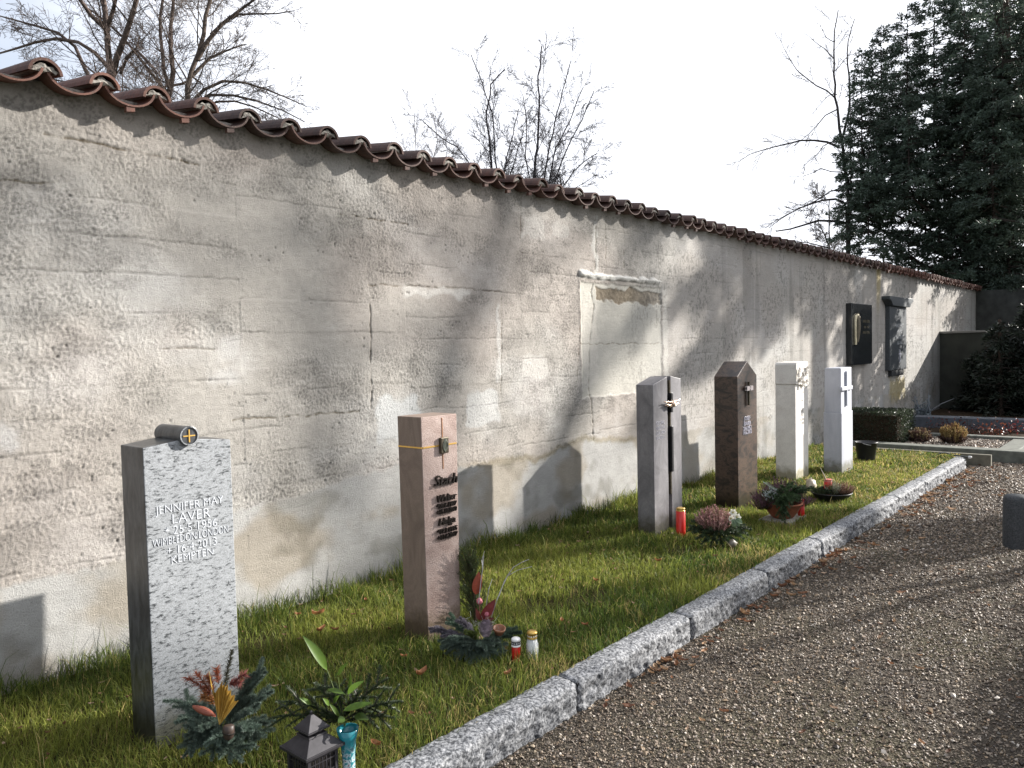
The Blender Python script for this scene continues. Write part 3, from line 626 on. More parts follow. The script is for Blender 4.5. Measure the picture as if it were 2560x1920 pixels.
# ---- wall plaques
M_pl1 = plain('black_granite', (.018, .02, .022), .18, .4, 60, .02, .0005); M_pl2 = plain('dark_slate', (.045, .052, .058), .45, .3, 40, .1, .001)
g = thing('wall_plaque', 'black polished memorial slab with a slim bronze figure, hung on the wall', 'plaque', (14.6, 0, 1.7), 'dark memorial slabs on the wall')
A = Acc(); A.box((13.86, -.095, 1.192), (15.02, .02, 2.255)); A.build('slab', M_pl1, g, bevel=.005)
yf = -.097; A = Acc(); q = lambda x, y: onY(2100+x/5.531, 700+y/5.531, yf)
P = [q(205, 895), q(200, 700), q(200, 560), q(212, 500), q(235, 480), q(245, 520)]; A.tube([p+np.array([0, -.012, 0]) for p in P], [.022, .022, .024, .028, .028, .016], 8); A.build('shepherd_staff', plain('pale_bronze', (.55, .48, .33), .4, .2, 30, .1, .001, .3), g, smooth=True)
A = Acc(); A.tube([q(x, y)+np.array([0, -.02, 0]) for x, y in ((222, 500), (225, 560), (226, 640), (222, 740), (216, 860))], [.03, .05, .055, .05, .03], 10); A.lathe([(0, -.05), (.035, -.03), (.042, 0), (.03, .04), (0, .05)], q(228, 530)+np.array([0, -.03, 0]), 10); A.build('bronze_figure', M_bronze, g, smooth=True)
letters('inscription_line', [('HANS KERN', 1.93, .05, .5), ('1888 - 1954', 1.83, .04, .4), ('ANNA KERN', 1.73, .05, .5)], g, plain('dull_gold', (.10, .085, .05), .5, .2, 30, .05, .001, .3), yf-.001, 14.66, .001)
g = thing('wall_plaque', 'dark slate memorial tablet with a moulded cornice, farther along the wall', 'plaque', (16.8, 0, 1.6), 'dark memorial slabs on the wall')
A = Acc(); A.box((16.2, -.085, 1.02), (17.40, .02, 2.27)); A.build('tablet', M_pl2, g, bevel=.006)
A = Acc(); A.prism([(16.2, 2.272), (17.42, 2.272), (17.55, 2.36), (17.68, 2.39), (17.68, 2.45), (15.95, 2.45), (15.95, 2.39), (16.06, 2.36)], -.15, .015); A.build('cornice', M_pl2, g, bevel=.005)
A = Acc(); A.box((16.4, -.07, .90), (17.25, .015, 1.018)); A.build('base_shelf', plain('dark_shelf', (.02, .022, .024), .6, .3, 30, .1), g, bevel=.006)
yf = -.087; letters('inscription_line', [('HANS ERNST', 1.86, .075, .62), ('1899-1952', 1.75, .06, .5), ('MAX ERNST', 1.63, .075, .62), ('1921-1984', 1.52, .06, .5)], g, plain('grey_letters', (.3, .31, .32), .6, .1, 30, .05), yf-.002, 16.86, .002)
A = Acc(); A.box((16.86, yf-.012, 1.17), (16.885, yf, 1.42)); A.box((16.79, yf-.0115, 1.32), (16.955, yf-.001, 1.345)); A.build('small_cross', M_white, g)

# ---- bollard at the path edge
c_ = gnd(1500+2098/2.0236, 1100+548/2.0236, PATH_Z); c_[0] += .05
b_ = thing('bollard', 'short grey granite post standing on the gravel at the right edge', 'bollard', c_)
A = Acc(); A.lathe([(.096, -.1), (.095, .40), (.088, .425), (.07, .44), (0, .445)], c_, 28); A.build('post', plain('shaded_granite', (.05, .053, .056), .8, .5, 90, .5, .004), b_, smooth=True)  # post colour darkened to stand in for shade on its near side

# ---- grave borders beyond the lawn
M_bord = plain('border_stone', (.105, .11, .092), .85, .3, 12, .25, .004)
def slab(name, lo, hi, label, mat_=None, bev=.012):
    A = Acc(); A.box(lo, hi); o = A.build(name, mat_ or M_bord, None, ((lo[0]+hi[0])/2, (lo[1]+hi[1])/2, lo[2]), bevel=bev); return tag(o, label, 'border', 'stone borders of the far graves')
slab('grave_border', (12.75, -3.6, -.2), (13.02, -.05, .02), 'long grey stone border just beyond the end of the lawn')
slab('grave_border', (14.42, -2.62, -.2), (14.62, -.1, .03), 'thin grey stone border behind the pebble bed')
slab('grave_border', (13.026, -2.62, -.2), (14.414, -2.36, .012), 'short grey stone slab closing the right side of the pebble bed')
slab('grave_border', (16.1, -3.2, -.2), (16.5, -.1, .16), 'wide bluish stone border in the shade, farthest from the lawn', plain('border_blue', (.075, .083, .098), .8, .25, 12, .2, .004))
slab('lawn_edging', (12.26, -2.4, -.2), (12.33, -.02, .01), 'thin pale edging strip across the far end of the lawn', plain('edging', (.13, .12, .09), .9, .25, 12, .3, .004), .005)

# ================================================================== TREES
def grow(acc, P0, D0, L, r0, lv, maxlv, prm, c):
    """recursive bare branch: wanders, tapers, throws side branches"""
    n = max(4, int(5+L*2.2)); P = [np.array(P0, float)]; D = nrm(D0); st = L/(n-1)
    for i in range(n-1):
        D = nrm(D+rng.normal(0, prm['wob'], 3)+np.array([0, 0, prm['up'][min(lv, len(prm['up'])-1)]])*st); P.append(P[-1]+D*st)
    P = np.array(P); r = np.linspace(r0, max(r0*.35, prm['rmin']), n)
    acc[0 if lv == 0 else 1].tube(P, r, 7 if lv < 1 else (5 if lv < 2 else 3), c*rng.uniform(.8, 1.2), cap=False)
    spawn(acc, P, r, L, lv, maxlv, prm, c)
def spawn(acc, P, r, L, lv, maxlv, prm, c, f0=None):
    if lv >= maxlv: return
    k = prm['n'][min(lv, len(prm['n'])-1)]; k = int(max(2, k*min(1.5, max(.5, L/prm['ref'][min(lv, len(prm['ref'])-1)]))))
    for j in range(k):
        f = (f0 if f0 is not None else prm['f0'])+(1-(f0 if f0 is not None else prm['f0']))*(j+rng.random())/k; f = min(f, .99); q = f*(len(P)-1); i = int(q); a = q-i
        p = P[i]*(1-a)+P[min(i+1, len(P)-1)]*a; d = nrm(P[min(i+1, len(P)-1)]-P[max(i-1, 0)])
        sd = nrm(np.cross(d, rng.normal(size=3))); ang = R(rng.uniform(*prm['ang']))
        grow(acc, p, d*math.cos(ang)+sd*math.sin(ang), L*rng.uniform(*prm['lr'])*(1.1-.55*f), max(r[i]*prm['rr']*rng.uniform(.6, 1), prm['rmin']), lv+1, maxlv, prm, c)
def guided_tree(name, label, org, guides, prm, maxlv, col, group=None, base=None):
    """guides: main limbs as (points, r_start, r_end)"""
    t_ = thing(name, label, 'tree', org, group); ac = (Acc(), Acc()); c = np.array(col)
    for G in guides:
        P = np.array(G[0], float); G = (G[0], G[1]*.70, G[2]*.7)+tuple(G[3:])
        s = np.r_[0, np.cumsum(np.linalg.norm(np.diff(P, axis=0), axis=1))]; L_ = s[-1]; n = max(6, int(L_*3)); u = np.linspace(0, L_, n)
        Q = np.stack([np.interp(u, s, P[:, k]) for k in range(3)], -1); Q[1:-1] += rng.normal(0, .012*min(1, L_/3), (n-2, 3))
        r = np.linspace(G[1], G[2], n); trunk = len(G) > 3 and G[3]
        ac[0 if trunk else 1].tube(Q, r, 8, c*rng.uniform(.85, 1.15), cap=False)
        spawn(ac, Q, r, L_*G[4] if len(G) > 4 else L_, 0 if not trunk else 0, maxlv, prm, c, G[5] if len(G) > 5 else None)
    ac[0].build('trunk', M_bark, t_, smooth=True); ac[1].build('crown', M_bark, t_, smooth=True); return t_
S_ = 2560/2212.0
def px(d, *pts): return [at(x*S_, y*S_, d+(k*.0)) for k, (x, y) in enumerate(pts)]
def root_of(p, lean=0): return np.array([p[0], p[1], -.2])
PRM = dict(wob=.13, up=(.10, .05, .02), n=(15, 12, 9), ref=(2.6, .9, .4), f0=.32, ang=(28, 62), lr=(.28, .58), rr=.36, rmin=.0032)
BK = (.12, .092, .08)
def off(pts, w=.5):
    """pull limb points towards and away from the viewer so that the crown has depth"""
    out = [pts[0]]; s = rng.uniform(-w, w)
    for k, p in enumerate(pts[1:], 1): out.append(p+FW*s*k/len(pts)*2.2*depth(p)/14)
    return out
dt = 14.0
a0 = px(dt, (240, 215))[0]
guided_tree('bare_tree', 'bare tree with a straight trunk and arching limbs above the left end of the wall', root_of(a0),
    [([root_of(a0), a0, *px(dt, (236, 150), (232, 80), (226, 20), (215, -60), (212, -160))], .15, .05, True, .5, .55),
     (off(px(dt, (240, 175), (262, 130), (290, 90), (312, 40), (345, -20), (380, -110))), .085, .03, False, .6),
     (off(px(dt, (238, 150), (205, 115), (165, 88), (125, 82), (70, 96), (10, 112), (-60, 130))), .055, .015, False, .6),
     (off(px(dt, (205, 190), (180, 145), (150, 85), (110, 60), (50, 45), (-30, 20))), .055, .015, False, .6),
     (off(px(dt, (236, 70), (200, 35), (170, -20), (150, -90))), .06, .02, False, .7),
     (off(px(dt, (232, 60), (262, 20), (285, -40), (300, -120))), .055, .02, False, .7),
     (off(px(dt, (180, 185), (150, 165), (110, 160), (60, 140), (0, 150))), .03, .01, False, .7),
     (off(px(dt, (260, 160), (300, 112), (340, 150), (390, 205))), .04, .015, False, .5)], PRM, 3, BK, 'bare trees beyond the wall')
a0 = px(dt+1, (365, 245))[0]
guided_tree('bare_tree', 'forked bare tree just right of the straight trunk, standing behind the coping', root_of(a0),
    [([root_of(a0), a0, *px(dt+1, (366, 200), (352, 130), (345, 60), (350, 0), (362, -80))], .12, .03, True, .5, .5),
     (off(px(dt+1, (366, 205), (378, 150), (372, 90), (382, 20), (392, -70))), .07, .03, False, .6),
     (off(px(dt+1, (362, 200), (330, 160), (300, 110), (268, 80), (230, 55))), .05, .015, False, .5),
     (off(px(dt+1, (372, 185), (395, 170), (388, 140), (410, 155))), .04, .02, False, .6)], PRM, 3, BK, 'bare trees beyond the wall')
a0 = px(dt+.5, (406, 240))[0]
guided_tree('bare_tree', 'lichen flecked bare tree whose wide crown reaches low to the right over the coping', root_of(a0),
    [([root_of(a0), a0, *px(dt+.5, (408, 190), (418, 140), (436, 95), (446, 40), (456, -10), (470, -90))], .14, .04, True, .5, .5),
     (off(px(dt+.5, (425, 130), (455, 80), (490, 40), (535, 15), (590, -25))), .07, .02, False, .6),
     (off(px(dt+.5, (415, 165), (440, 125), (480, 100), (520, 80))), .05, .015, False, .9),
     (off(px(dt+.5, (455, 75), (500, 28), (560, 26), (600, 20), (630, 12))), .04, .012, False, .7),
     (off(px(dt+.5, (410, 225), (450, 170), (500, 160), (560, 175), (610, 190), (640, 200))), .05, .012, False, .75),
     (off(px(dt+.5, (415, 240), (455, 190), (510, 195), (580, 215), (640, 240))), .045, .012, False, .75),
     (off(px(dt+.5, (430, 245), (470, 215), (530, 222), (590, 250), (630, 270))), .035, .010, False, .75),
     (off(px(dt+.5, (425, 250), (450, 235), (500, 240), (550, 275))), .03, .010, False, .8)], dict(PRM, n=(18, 12, 9)), 3, (.10, .08, .068), 'bare trees beyond the wall')
# multi-stem trees in the middle
PR2 = dict(PRM, lr=(.20, .42), up=(.10, .05, .02), ang=(22, 50), f0=.18, wob=.16, rmin=.0043, n=(18, 12, 8))
dm = 27.0
def multistem(label, stems, col=(.06, .055, .062)):
    b0 = px(dm, stems[0][0][0])[0]; rt_ = root_of(b0); G = []
    for k, (pts, ra, rb, ex) in enumerate(stems):
        P = px(dm, *pts); 
        if k: P = off(P, .5)
        P = [rt_+np.array([.12*k-.2, .05*k, .2])] + P
        G.append((P, ra*1.15, rb, k == 0, ex, .42))
    return guided_tree('bare_tree', label, rt_, G, PR2, 3, col, 'bare trees beyond the wall')
multistem('many stemmed bare tree over mid wall, left one of the close pair',
    [(((1063, 400), (1060, 330), (1050, 250), (1062, 180), (1090, 150)), .10, .03, .45), (((1040, 400), (1015, 350), (985, 310), (950, 285), (905, 240)), .07, .02, .5),
     (((1075, 400), (1070, 330), (1065, 260), (1045, 200), (1020, 140)), .07, .02, .45), (((1085, 405), (1095, 330), (1110, 270), (1120, 215)), .06, .02, .5), (((1090, 410), (1112, 360), (1130, 310)), .05, .02, .5)])
multistem('many stemmed bare tree over mid wall, taller right one of the close pair',
    [(((1152, 395), (1160, 320), (1165, 240), (1163, 170), (1170, 100)), .11, .03, .5), (((1172, 400), (1185, 330), (1205, 240), (1230, 150)), .08, .02, .45), (((1185, 405), (1200, 320), (1235, 250), (1262, 180)), .08, .02, .45),
     (((1195, 405), (1222, 330), (1255, 270), (1275, 225)), .07, .02, .45), (((1210, 410), (1235, 375), (1265, 345), (1290, 330)), .055, .02, .7), (((1225, 415), (1260, 395), (1290, 375)), .045, .015, .7), (((1148, 400), (1135, 330), (1140, 250), (1130, 180)), .06, .02, .4)])
dm = 36.0
multistem('faint thin bare tree behind the coping, left of the close pair', [(((900, 350), (898, 310), (895, 270), (896, 245)), .05, .02, .5), (((930, 360), (945, 310), (940, 270), (935, 240)), .05, .02, .5), (((880, 345), (870, 310), (850, 285)), .04, .015, .5), (((955, 370), (965, 330), (960, 290)), .04, .02, .5)], (.12, .11, .11))
# sparse larch-like tree on the right
dl = 25.0; c8 = lambda *p: [at(1850+x/2.37, y/2.37, dl) for x, y in p]
a0 = c8((640, 1490))[0]; PR3 = dict(PRM, n=(13, 8), ref=(1.6, .5), ang=(20, 55), lr=(.26, .55), up=(-.05, -.12), rmin=.005, f0=.25, wob=.10)
lg = [([root_of(a0), a0, *c8((642, 1200), (632, 1080), (605, 850), (585, 700), (565, 580), (556, 400), (560, 200), (582, 60))], .15, .02, True, .22, .45),
      (c8((612, 800), (640, 700), (652, 600), (645, 450), (632, 270), (655, 180), (680, 110)), .06, .015, False, .3),
      (off(c8((592, 875), (500, 822), (390, 818), (240, 842), (100, 880), (25, 925)), .3), .055, .012, False, .6),
      (off(c8((632, 1210), (575, 1180), (520, 1175), (390, 1215), (250, 1290), (180, 1345)), .3), .06, .012, False, .6),
      (off(c8((636, 1325), (530, 1300), (460, 1293), (380, 1330), (255, 1345)), .3), .065, .03, False, .3),
      (off(c8((620, 1130), (560, 1118), (470, 1180), (330, 1240), (180, 1330)), .3), .035, .01, False, .6),
      (off(c8((565, 582), (500, 552), (400, 515), (300, 450), (235, 385), (175, 285)), .3), .035, .008, False, .5),
      (off(c8((558, 350), (480, 308), (420, 295), (345, 265)), .3), .025, .008, False, .5), (off(c8((560, 250), (510, 230), (465, 150)), .3), .02, .006, False, .5),
      (off(c8((572, 650), (530, 665), (450, 760), (330, 850)), .3), .03, .008, False, .6), (off(c8((590, 840), (500, 850), (440, 930), (350, 1000)), .3), .03, .008, False, .7),
      (off(c8((600, 1020), (530, 1020), (450, 1000), (400, 1050), (290, 1060)), .3), .025, .008, False, .7), (off(c8((650, 1180), (690, 1120), (740, 1090)), .3), .04, .01, False, .5), (off(c8((640, 600), (700, 560), (800, 500)), .3), .03, .01, False, .5), (off(c8((575, 560), (520, 570), (430, 660), (400, 700)), .3), .02, .008, False, .5),
      (off(c8((563, 420), (640, 330), (720, 310)), .3), .02, .008, False, .5), (off(c8((640, 1300), (700, 1270), (740, 1290)), .3), .03, .01, False, .5)]
guided_tree('larch_tree', 'sparse larch with drooping bare boughs beside the dark conifer', root_of(a0), lg, PR3, 2, (.07, .06, .058))
dm = 34.0
c8 = lambda *p: [(q[0]/S_, q[1]/S_) for q in [(1850+x/2.37, y/2.37) for x, y in p]]
b0 = px(dm, *c8((530, 1470)))[0]
guided_tree('bare_tree', 'small round crowned bare tree low behind the larch trunk', root_of(b0), [([root_of(b0), b0, *px(dm, *c8((530, 1350), (530, 1180)))], .09, .03, True, .5, .5), (off(px(dm, *c8((530, 1460), (480, 1400), (420, 1330)))), .06, .02, False, .6), (off(px(dm, *c8((532, 1440), (600, 1370), (640, 1290)))), .06, .02, False, .6), (off(px(dm, *c8((528, 1470), (440, 1430), (370, 1410)))), .05, .02, False, .6)], dict(PRM, rmin=.008), 3, (.10, .09, .085), 'bare trees beyond the wall')

# ---- conifers
def conifer(name, label, org, H, leaders, rad, z0, dens, leafL, col, trunk_r, group=None, dirf=None):
    """leaders: (dx, dy, zbase, ztop, radius); crowns of drooping sprays"""
    t_ = thing(name, label, 'tree', org, group); org = np.array(org, float)
    A = Acc(); A.tube([org+[0, 0, -.3], org+[.05, .03, H*.4], org+[0, .05, H]], [trunk_r, trunk_r*.7, .03], 12, (.075, .055, .045))
    B = Acc(); LP, LD, LC = [], [], []
    for li, (dx, dy, zb, zt, rd) in enumerate(leaders):
        if li: A.tube([org+[0, 0, max(zb-1.5, 1)], org+[dx*.6, dy*.6, zb-.3], org+[dx, dy, zb+.6], org+[dx, dy, zt]], [trunk_r*.16, trunk_r*.12, .03, .008], 6, (.06, .045, .04))
        nb = int((zt-zb)*dens)
        for k in range(nb):
            f = (k+rng.random())/nb; z = zb+(zt-zb)*f; az = rng.uniform(0, 2*math.pi)
            Lb = rd*(1-f)**.75*rng.uniform(.55, 1.12)+.12
            if dirf is not None: Lb *= dirf(az, z)
            d = np.array([math.cos(az), math.sin(az), 0]); n = 9; q = np.linspace(0, 1, n)
            droop = rng.uniform(.10, .38)*(1-.6*f); lift = rng.uniform(.05, .22)
            P = org+np.array([dx, dy, z])+d*Lb*q[:, None]+np.array([0, 0, 1])*(Lb*(-droop*q+lift*q**3+.15*f*q))[:, None]+rng.normal(0, .03, (n, 3))*q[:, None]
            B.tube(P, np.linspace(.012+.012*Lb, .004, n), 4, (.055, .045, .038), cap=False)
            ns = int(Lb*13)+3; cc = np.array(col)*rng.uniform(.6, 1.35)
            for s in range(ns):
                g_ = rng.uniform(.18, 1)**.8; i = min(int(g_*(n-1)), n-2); a = g_*(n-1)-i; p = P[i]*(1-a)+P[i+1]*a
                sd = np.array([-d[1], d[0], 0])*rng.choice([-1, 1]); sl_ = min(Lb, 2.4)*.32*(1.15-g_)*rng.uniform(.6, 1.2)+.13
                v = nrm(d*rng.uniform(.4, 1)+sd*rng.uniform(.3, 1)+np.array([0, 0, rng.uniform(-.45, .10)]))
                m_ = int(sl_/leafL*3.2)+4; w = rng.uniform(0, 1, m_)
                LP.append(p+v*(w*sl_)[:, None]+np.array([0, 0, -1])*(w**2*sl_*.22)[:, None]+rng.normal(0, .02, (m_, 3)))
                LD.append(v+rng.normal(0, .55, (m_, 3))); LC.append(cc*rng.uniform(.75, 1.25, (m_, 1)))
    A.build('trunk', M_bark, t_, smooth=True); b_ = B.build('branches', M_bark, t_)
    LP, LD, LC = np.concatenate(LP), np.concatenate(LD), np.concatenate(LC)
    Fo = Acc(); Fo.leaves(LP, LD, rng.normal(0, 1, LP.shape), leafL*rng.uniform(.7, 1.3, len(LP)), leafL*.16, LC)
    Fo.build('crown', M_needle, t_); return t_
GRN = (.085, .115, .085)
co = np.array([28.2, -.15, 0]); lead = [(0, 0, 3.2, 19, 4.0)]
for (ax, ay, zb, rd, dd) in ((720, 300, 4.6, 1.15, 20), (835, 150, 5.0, 1.35, 20.5), (990, 30, 5.5, 1.6, 20), (655, 610, 4.2, .95, 20.5), (900, 260, 5.2, 1.3, 21.5), (1150, -60, 6, 1.9, 19.5), (1330, 60, 5, 1.6, 18.5), (760, 900, 3.6, .9, 20), (1000, 700, 4.5, 1.3, 19), (1450, 300, 4.5, 1.5, 18), (1560, -120, 6, 2.1, 17.5), (1670, 150, 5, 1.9, 17.5), (1500, 480, 4, 1.6, 17), (1260, 1330, 2.2, 1.3, 19.5), (1400, 1330, 2.0, 1.5, 19), (1540, 1300, 1.6, 1.6, 18.5), (1000, 1180, 3.1, 1.1, 20), (850, 1260, 2.9, .9, 20.5), (1180, 1150, 3.1, 1.3, 19.5), (1330, 1000, 3.2, 1.4, 19), (1480, 1150, 2.6, 1.4, 18.6), (1240, 700, 4, 1.6, 20.5), (1600, 800, 2.2, 1.6, 18), (1100, 900, 3.6, 1.3, 20)):
    p = at(1850+ax/2.37, ay/2.37, dd+4); lead.append((p[0]-co[0], p[1]-co[1], zb*1.18, p[2], rd*1.15))
def reach(az, z): return 1-(.62 if z < 7.5 else .42 if z < 11 else .25)*max(0, math.cos(az-R(130.6)))
conifer('conifer', 'big dark evergreen conifer filling the upper right corner above the coping', co, 19, lead, 3.6, 2.6, 17, .115, GRN, .40, None, reach)
conifer('conifer', 'second dark conifer behind the big one, at the right edge of the picture', (33.5, -.9, 0), 17, [(0, 0, 1.5, 19, 3.4)], 3, 1.5, 12, .18, (.034, .05, .032), .3, None)
conifer('yew_tree', 'dark yew tree at the right edge in front of the low wall', (20.0, -2.75, -.1), 5.2, [(0, 0, .4, 5.3, 1.15), (.3, .35, .3, 4.4, .9), (-.4, -.3, .3, 4.6, .9)], 1, .3, 26, .10, (.026, .038, .022), .12)
conifer('evergreen_shrub', 'dark evergreen shrub standing before the low wall under the big conifer', (19.5, -1.45, -.1), 2.1, [(0, 0, .05, 2.0, .62), (.5, -.55, .05, 2.5, .8), (.9, .45, .05, 1.5, .6), (1.2, -.2, .05, 2.0, .7)], .7, .1, 34, .11, (.022, .030, .020), .05)
# trees standing beyond the right edge of the picture: they throw the shade on wall and path
conifer('conifer', 'tall conifer across the path, outside the right edge of the picture', (22.2, -5.35, 0), 15, [(0, 0, 8.1, 16, 2.8), (.8, 1.5, 5.3, 14, 1.9), (1.8, -.6, 7.9, 13, 2.2)], 3.4, 3, 13, .22, GRN, .26, None)
p0 = np.array([14.3, -7.55, -.2])
guided_tree('bare_tree', 'slim forked bare tree across the path, outside the right edge of the picture', p0,
    [([p0, p0+[.05, .02, 1.5], p0+[0, 0, 3.2], p0+[-.05, .1, 4.4], p0+[.1, .35, 5.3]], .12, .03, True, .2, .66), ([p0+[0, 0, 3.1], p0+[.02, -.14, 3.7], p0+[0, -.55, 4.8], p0+[.1, -.8, 5.3]], .085, .03, False, .25, .5)], dict(PRM, up=(.0, .0, .0), ang=(35, 70), rmin=.006, n=(5, 4)), 2, BK)
p0 = np.array([33.0, -16.7, -.2])
PR4 = dict(PRM, up=(.1, .08, .04), rmin=.022, n=(8, 6, 5), ref=(5, 2, 1), f0=.2)
guided_tree('bare_tree', 'broad bare tree far across the path, outside the right edge of the picture', p0,
    [([p0, p0+[0, 0, 7], p0+[.2, .3, 13], p0+[0, 0, 22]], .22, .07, True, .4, .62), ([p0+[0, 0, 11], p0+[-1, 1.6, 14.5], p0+[-1.5, 3.4, 18]], .22, .07, False, .5, .35), ([p0+[0, 0, 11], p0+[1.5, -1.8, 15], p0+[2, -3.2, 19]], .22, .07, False, .5, .35), ([p0+[0, 0, 11.5], p0+[2, 1.4, 15], p0+[3, 2.4, 19.5]], .2, .06, False, .5, .35), ([p0+[0, 0, 10.5], p0+[-.8, 2.8, 14.2], p0+[-1, 5.2, 16.5]], .2, .05, False, .5, .4), ([p0+[0, 0, 11], p0+[-1, -1.4, 14.5], p0+[-2, -2.6, 18]], .2, .05, False, .5, .35)], PR4, 3, BK)

# clipped hedge along the near side of the path, outside the picture: its shadow lies in the lower right corner
def hedge(name, label, lo, hi, n, lf, col, cat='hedge'):
    lo, hi = np.array(lo), np.array(hi); ctr = (lo+hi)/2; t_ = thing(name, label, cat, (ctr[0], ctr[1], lo[2]))
    A = Acc(); q = (hi-lo)*.5*np.array([.9, .82, 1]); A.box((ctr-q)*[1, 1, 0]+[0, 0, lo[2]], (ctr+q)*[1, 1, 0]+[0, 0, hi[2]-.06], (.02, .018, .014)); A.build('branches', M_soil, t_)
    sz = hi-lo; ar = np.array([sz[0]*sz[1], 2*sz[0]*sz[2], 2*sz[1]*sz[2]]); P = rng.random((n, 3)); fc = rng.choice(3, n, p=ar/ar.sum())
    nm = np.zeros((n, 3)); sg = rng.choice([0., 1.], n)
    P[fc == 0, 2] = 1; nm[fc == 0, 2] = 1
    for ax, k in ((1, 1), (0, 2)): P[fc == k, ax] = sg[fc == k]; nm[fc == k, ax] = sg[fc == k]*2-1
    W_ = lo+P*sz; W_ = W_-nm*rng.exponential(.025, (n, 1))+nm*(.05*(fbm(W_[:, 0]*4+W_[:, 1]*3, W_[:, 2]*4, 3, 5)-.5))[:, None]
    B = Acc(); B.leaves(W_, nm*.6+rng.normal(0, .7, (n, 3)), rng.normal(0, 1, (n, 3)), lf*rng.uniform(.7, 1.3, n), lf*.3, np.array(col)*rng.uniform(.5, 1.5, (n, 1)), .15)
    B.build('foliage', M_leaf, t_); return t_
hedge('hedge', 'clipped hedge along the near side of the path, outside the lower right corner', (2.2, -5.75, PATH_Z), (9.5, -5.25, 1.24), 9000, .05, (.04, .06, .025))
hedge('box_hedge', 'low clipped dark green hedge behind the black bucket', (13.2, -1.05, -.05), (13.95, -.12, .47), 9000, .028, (.034, .046, .024))

# ================================================================== GRASS, PEBBLES
def blades(P, h, w, lean, col):
    n = len(P); az = rng.uniform(0, 2*math.pi, n); s = np.stack([np.cos(az), np.sin(az), 0*az], -1)
    la = rng.uniform(0, 2*math.pi, n); ld = np.stack([np.cos(la), np.sin(la), 0*la], -1)*(lean*h)[:, None]; up = np.array([0, 0, 1.0])
    w = w[:, None]; h = h[:, None]
    V = np.stack([P-s*w, P+s*w, P+s*w*.8+ld*.32+up*h*.55, P-s*w*.8+ld*.32+up*h*.55, P+ld+up*h*(1-.25*np.minimum(lean, 1.4)[:, None])], 1).reshape(-1, 3)
    C = np.repeat(col, 5, 0); b = np.arange(n)*5
    return V, C, np.stack([b, b+1, b+2, b+3], -1), np.stack([b+3, b+2, b+4], -1)
N_G = 150000
u = rng.random(N_G); gx = .3+(LX1-.3)*u**1.35; gy = rng.uniform(LY0+.005, -.01, N_G)
keep = np.ones(N_G, bool)
for bx0, bx1, by0, by1 in STONE_BOX: keep &= ~((gx > bx0) & (gx < bx1) & (gy > by0) & (gy < by1))
dirt = fbm(gx*2.2, gy*2.2, 4, 44); keep &= rng.random(N_G) > sst(.60, .74, dirt)*.75
gx, gy, dirt = gx[keep], gy[keep], dirt[keep]; n = len(gx)
near_wall = sst(-.35, -.02, gy)
tuft = fbm(gx*5, gy*5, 3, 45)
h = rng.uniform(.025, .065, n)*(.5+1.2*tuft)*(1+1.2*near_wall*(tuft > .45))*(1-.35*sst(6, 11, gx)); lng = rng.random(n) < (.03+.05*near_wall)
h = np.where(lng, h*rng.uniform(1.3, 2.2, n), h)
lean = np.abs(rng.normal(.55, .35, n)); wd = rng.uniform(.0011, .0022, n)*(1+np.clip(gx-2, 0, 10)*.22)
g1, g2, st_ = np.array([.060, .100, .020]), np.array([.225, .245, .050]), np.array([.44, .35, .14])
mixf = np.clip(rng.normal(.45, .3, n)+(fbm(gx*1.7, gy*1.7, 3, 46)-.5)*1.6, 0, 1)[:, None]
col = g1*(1-mixf)+g2*mixf
straw = (rng.random(n) < .06+.34*sst(.45, .7, fbm(gx*3, gy*3, 3, 47))*sst(-.9, -2, gy)+.18*sst(6, 10, gx))[:, None]
col = np.where(straw, st_*rng.uniform(.6, 1.1, (n, 1)), col)*rng.uniform(.55, 1.5, (n, 1))
V, C, F4, F3 = blades(np.stack([gx, gy, np.full(n, -.032)], -1), h+.02, wd, lean, col)
A = Acc(); A.add(V, F4, C); A.F.append(F3); A.M.append(0); A.build('grass', M_grass); tag(bpy.data.objects['grass'], 'short winter grass, green with straw coloured patches, on the strip of lawn', 'grass', kind='stuff')
# gravel stones
def pebbles(n, P, sz, col):
    o = np.array([(1, 0, 0), (-1, 0, 0), (0, 1, 0), (0, -1, 0), (0, 0, 1), (0, 0, -1)], float)
    f = np.array([(0, 2, 4), (2, 1, 4), (1, 3, 4), (3, 0, 4), (2, 0, 5), (1, 2, 5), (3, 1, 5), (0, 3, 5)])
    V = o[None]*rng.uniform(.6, 1.15, (n, 6, 1))*np.stack([rng.uniform(.8, 1.2, n), rng.uniform(.6, 1, n), rng.uniform(.4, .75, n)], -1)[:, None]+rng.normal(0, .12, (n, 6, 3))
    q = rng.normal(0, 1, (n, 4))*[1, .25, .25, 1]; q /= np.linalg.norm(q, axis=1, keepdims=True); w, x, y, z = q.T
    Rm = np.stack([1-2*(y*y+z*z), 2*(x*y-z*w), 2*(x*z+y*w), 2*(x*y+z*w), 1-2*(x*x+z*z), 2*(y*z-x*w), 2*(x*z-y*w), 2*(y*z+x*w), 1-2*(x*x+y*y)], -1).reshape(n, 3, 3)
    V = np.einsum('nij,nkj->nki', Rm, V)*sz[:, None, None]+P[:, None]
    return V.reshape(-1, 3), (f[None]+np.arange(n)[:, None, None]*6).reshape(-1, 3), np.repeat(col, 6, 0)
def stone_cols(n):
    pal = np.array([(.27, .24, .20), (.18, .15, .122), (.115, .092, .075), (.23, .18, .125), (.44, .42, .39), (.07, .062, .056), (.21, .18, .135)])
    return pal[rng.choice(len(pal), n, p=[.2, .24, .2, .12, .05, .11, .08])]*np.array([1.16, 1.08, 1.0])*rng.uniform(.6, 1.25, (n, 1))
N_P = 175000; u = rng.random(N_P)
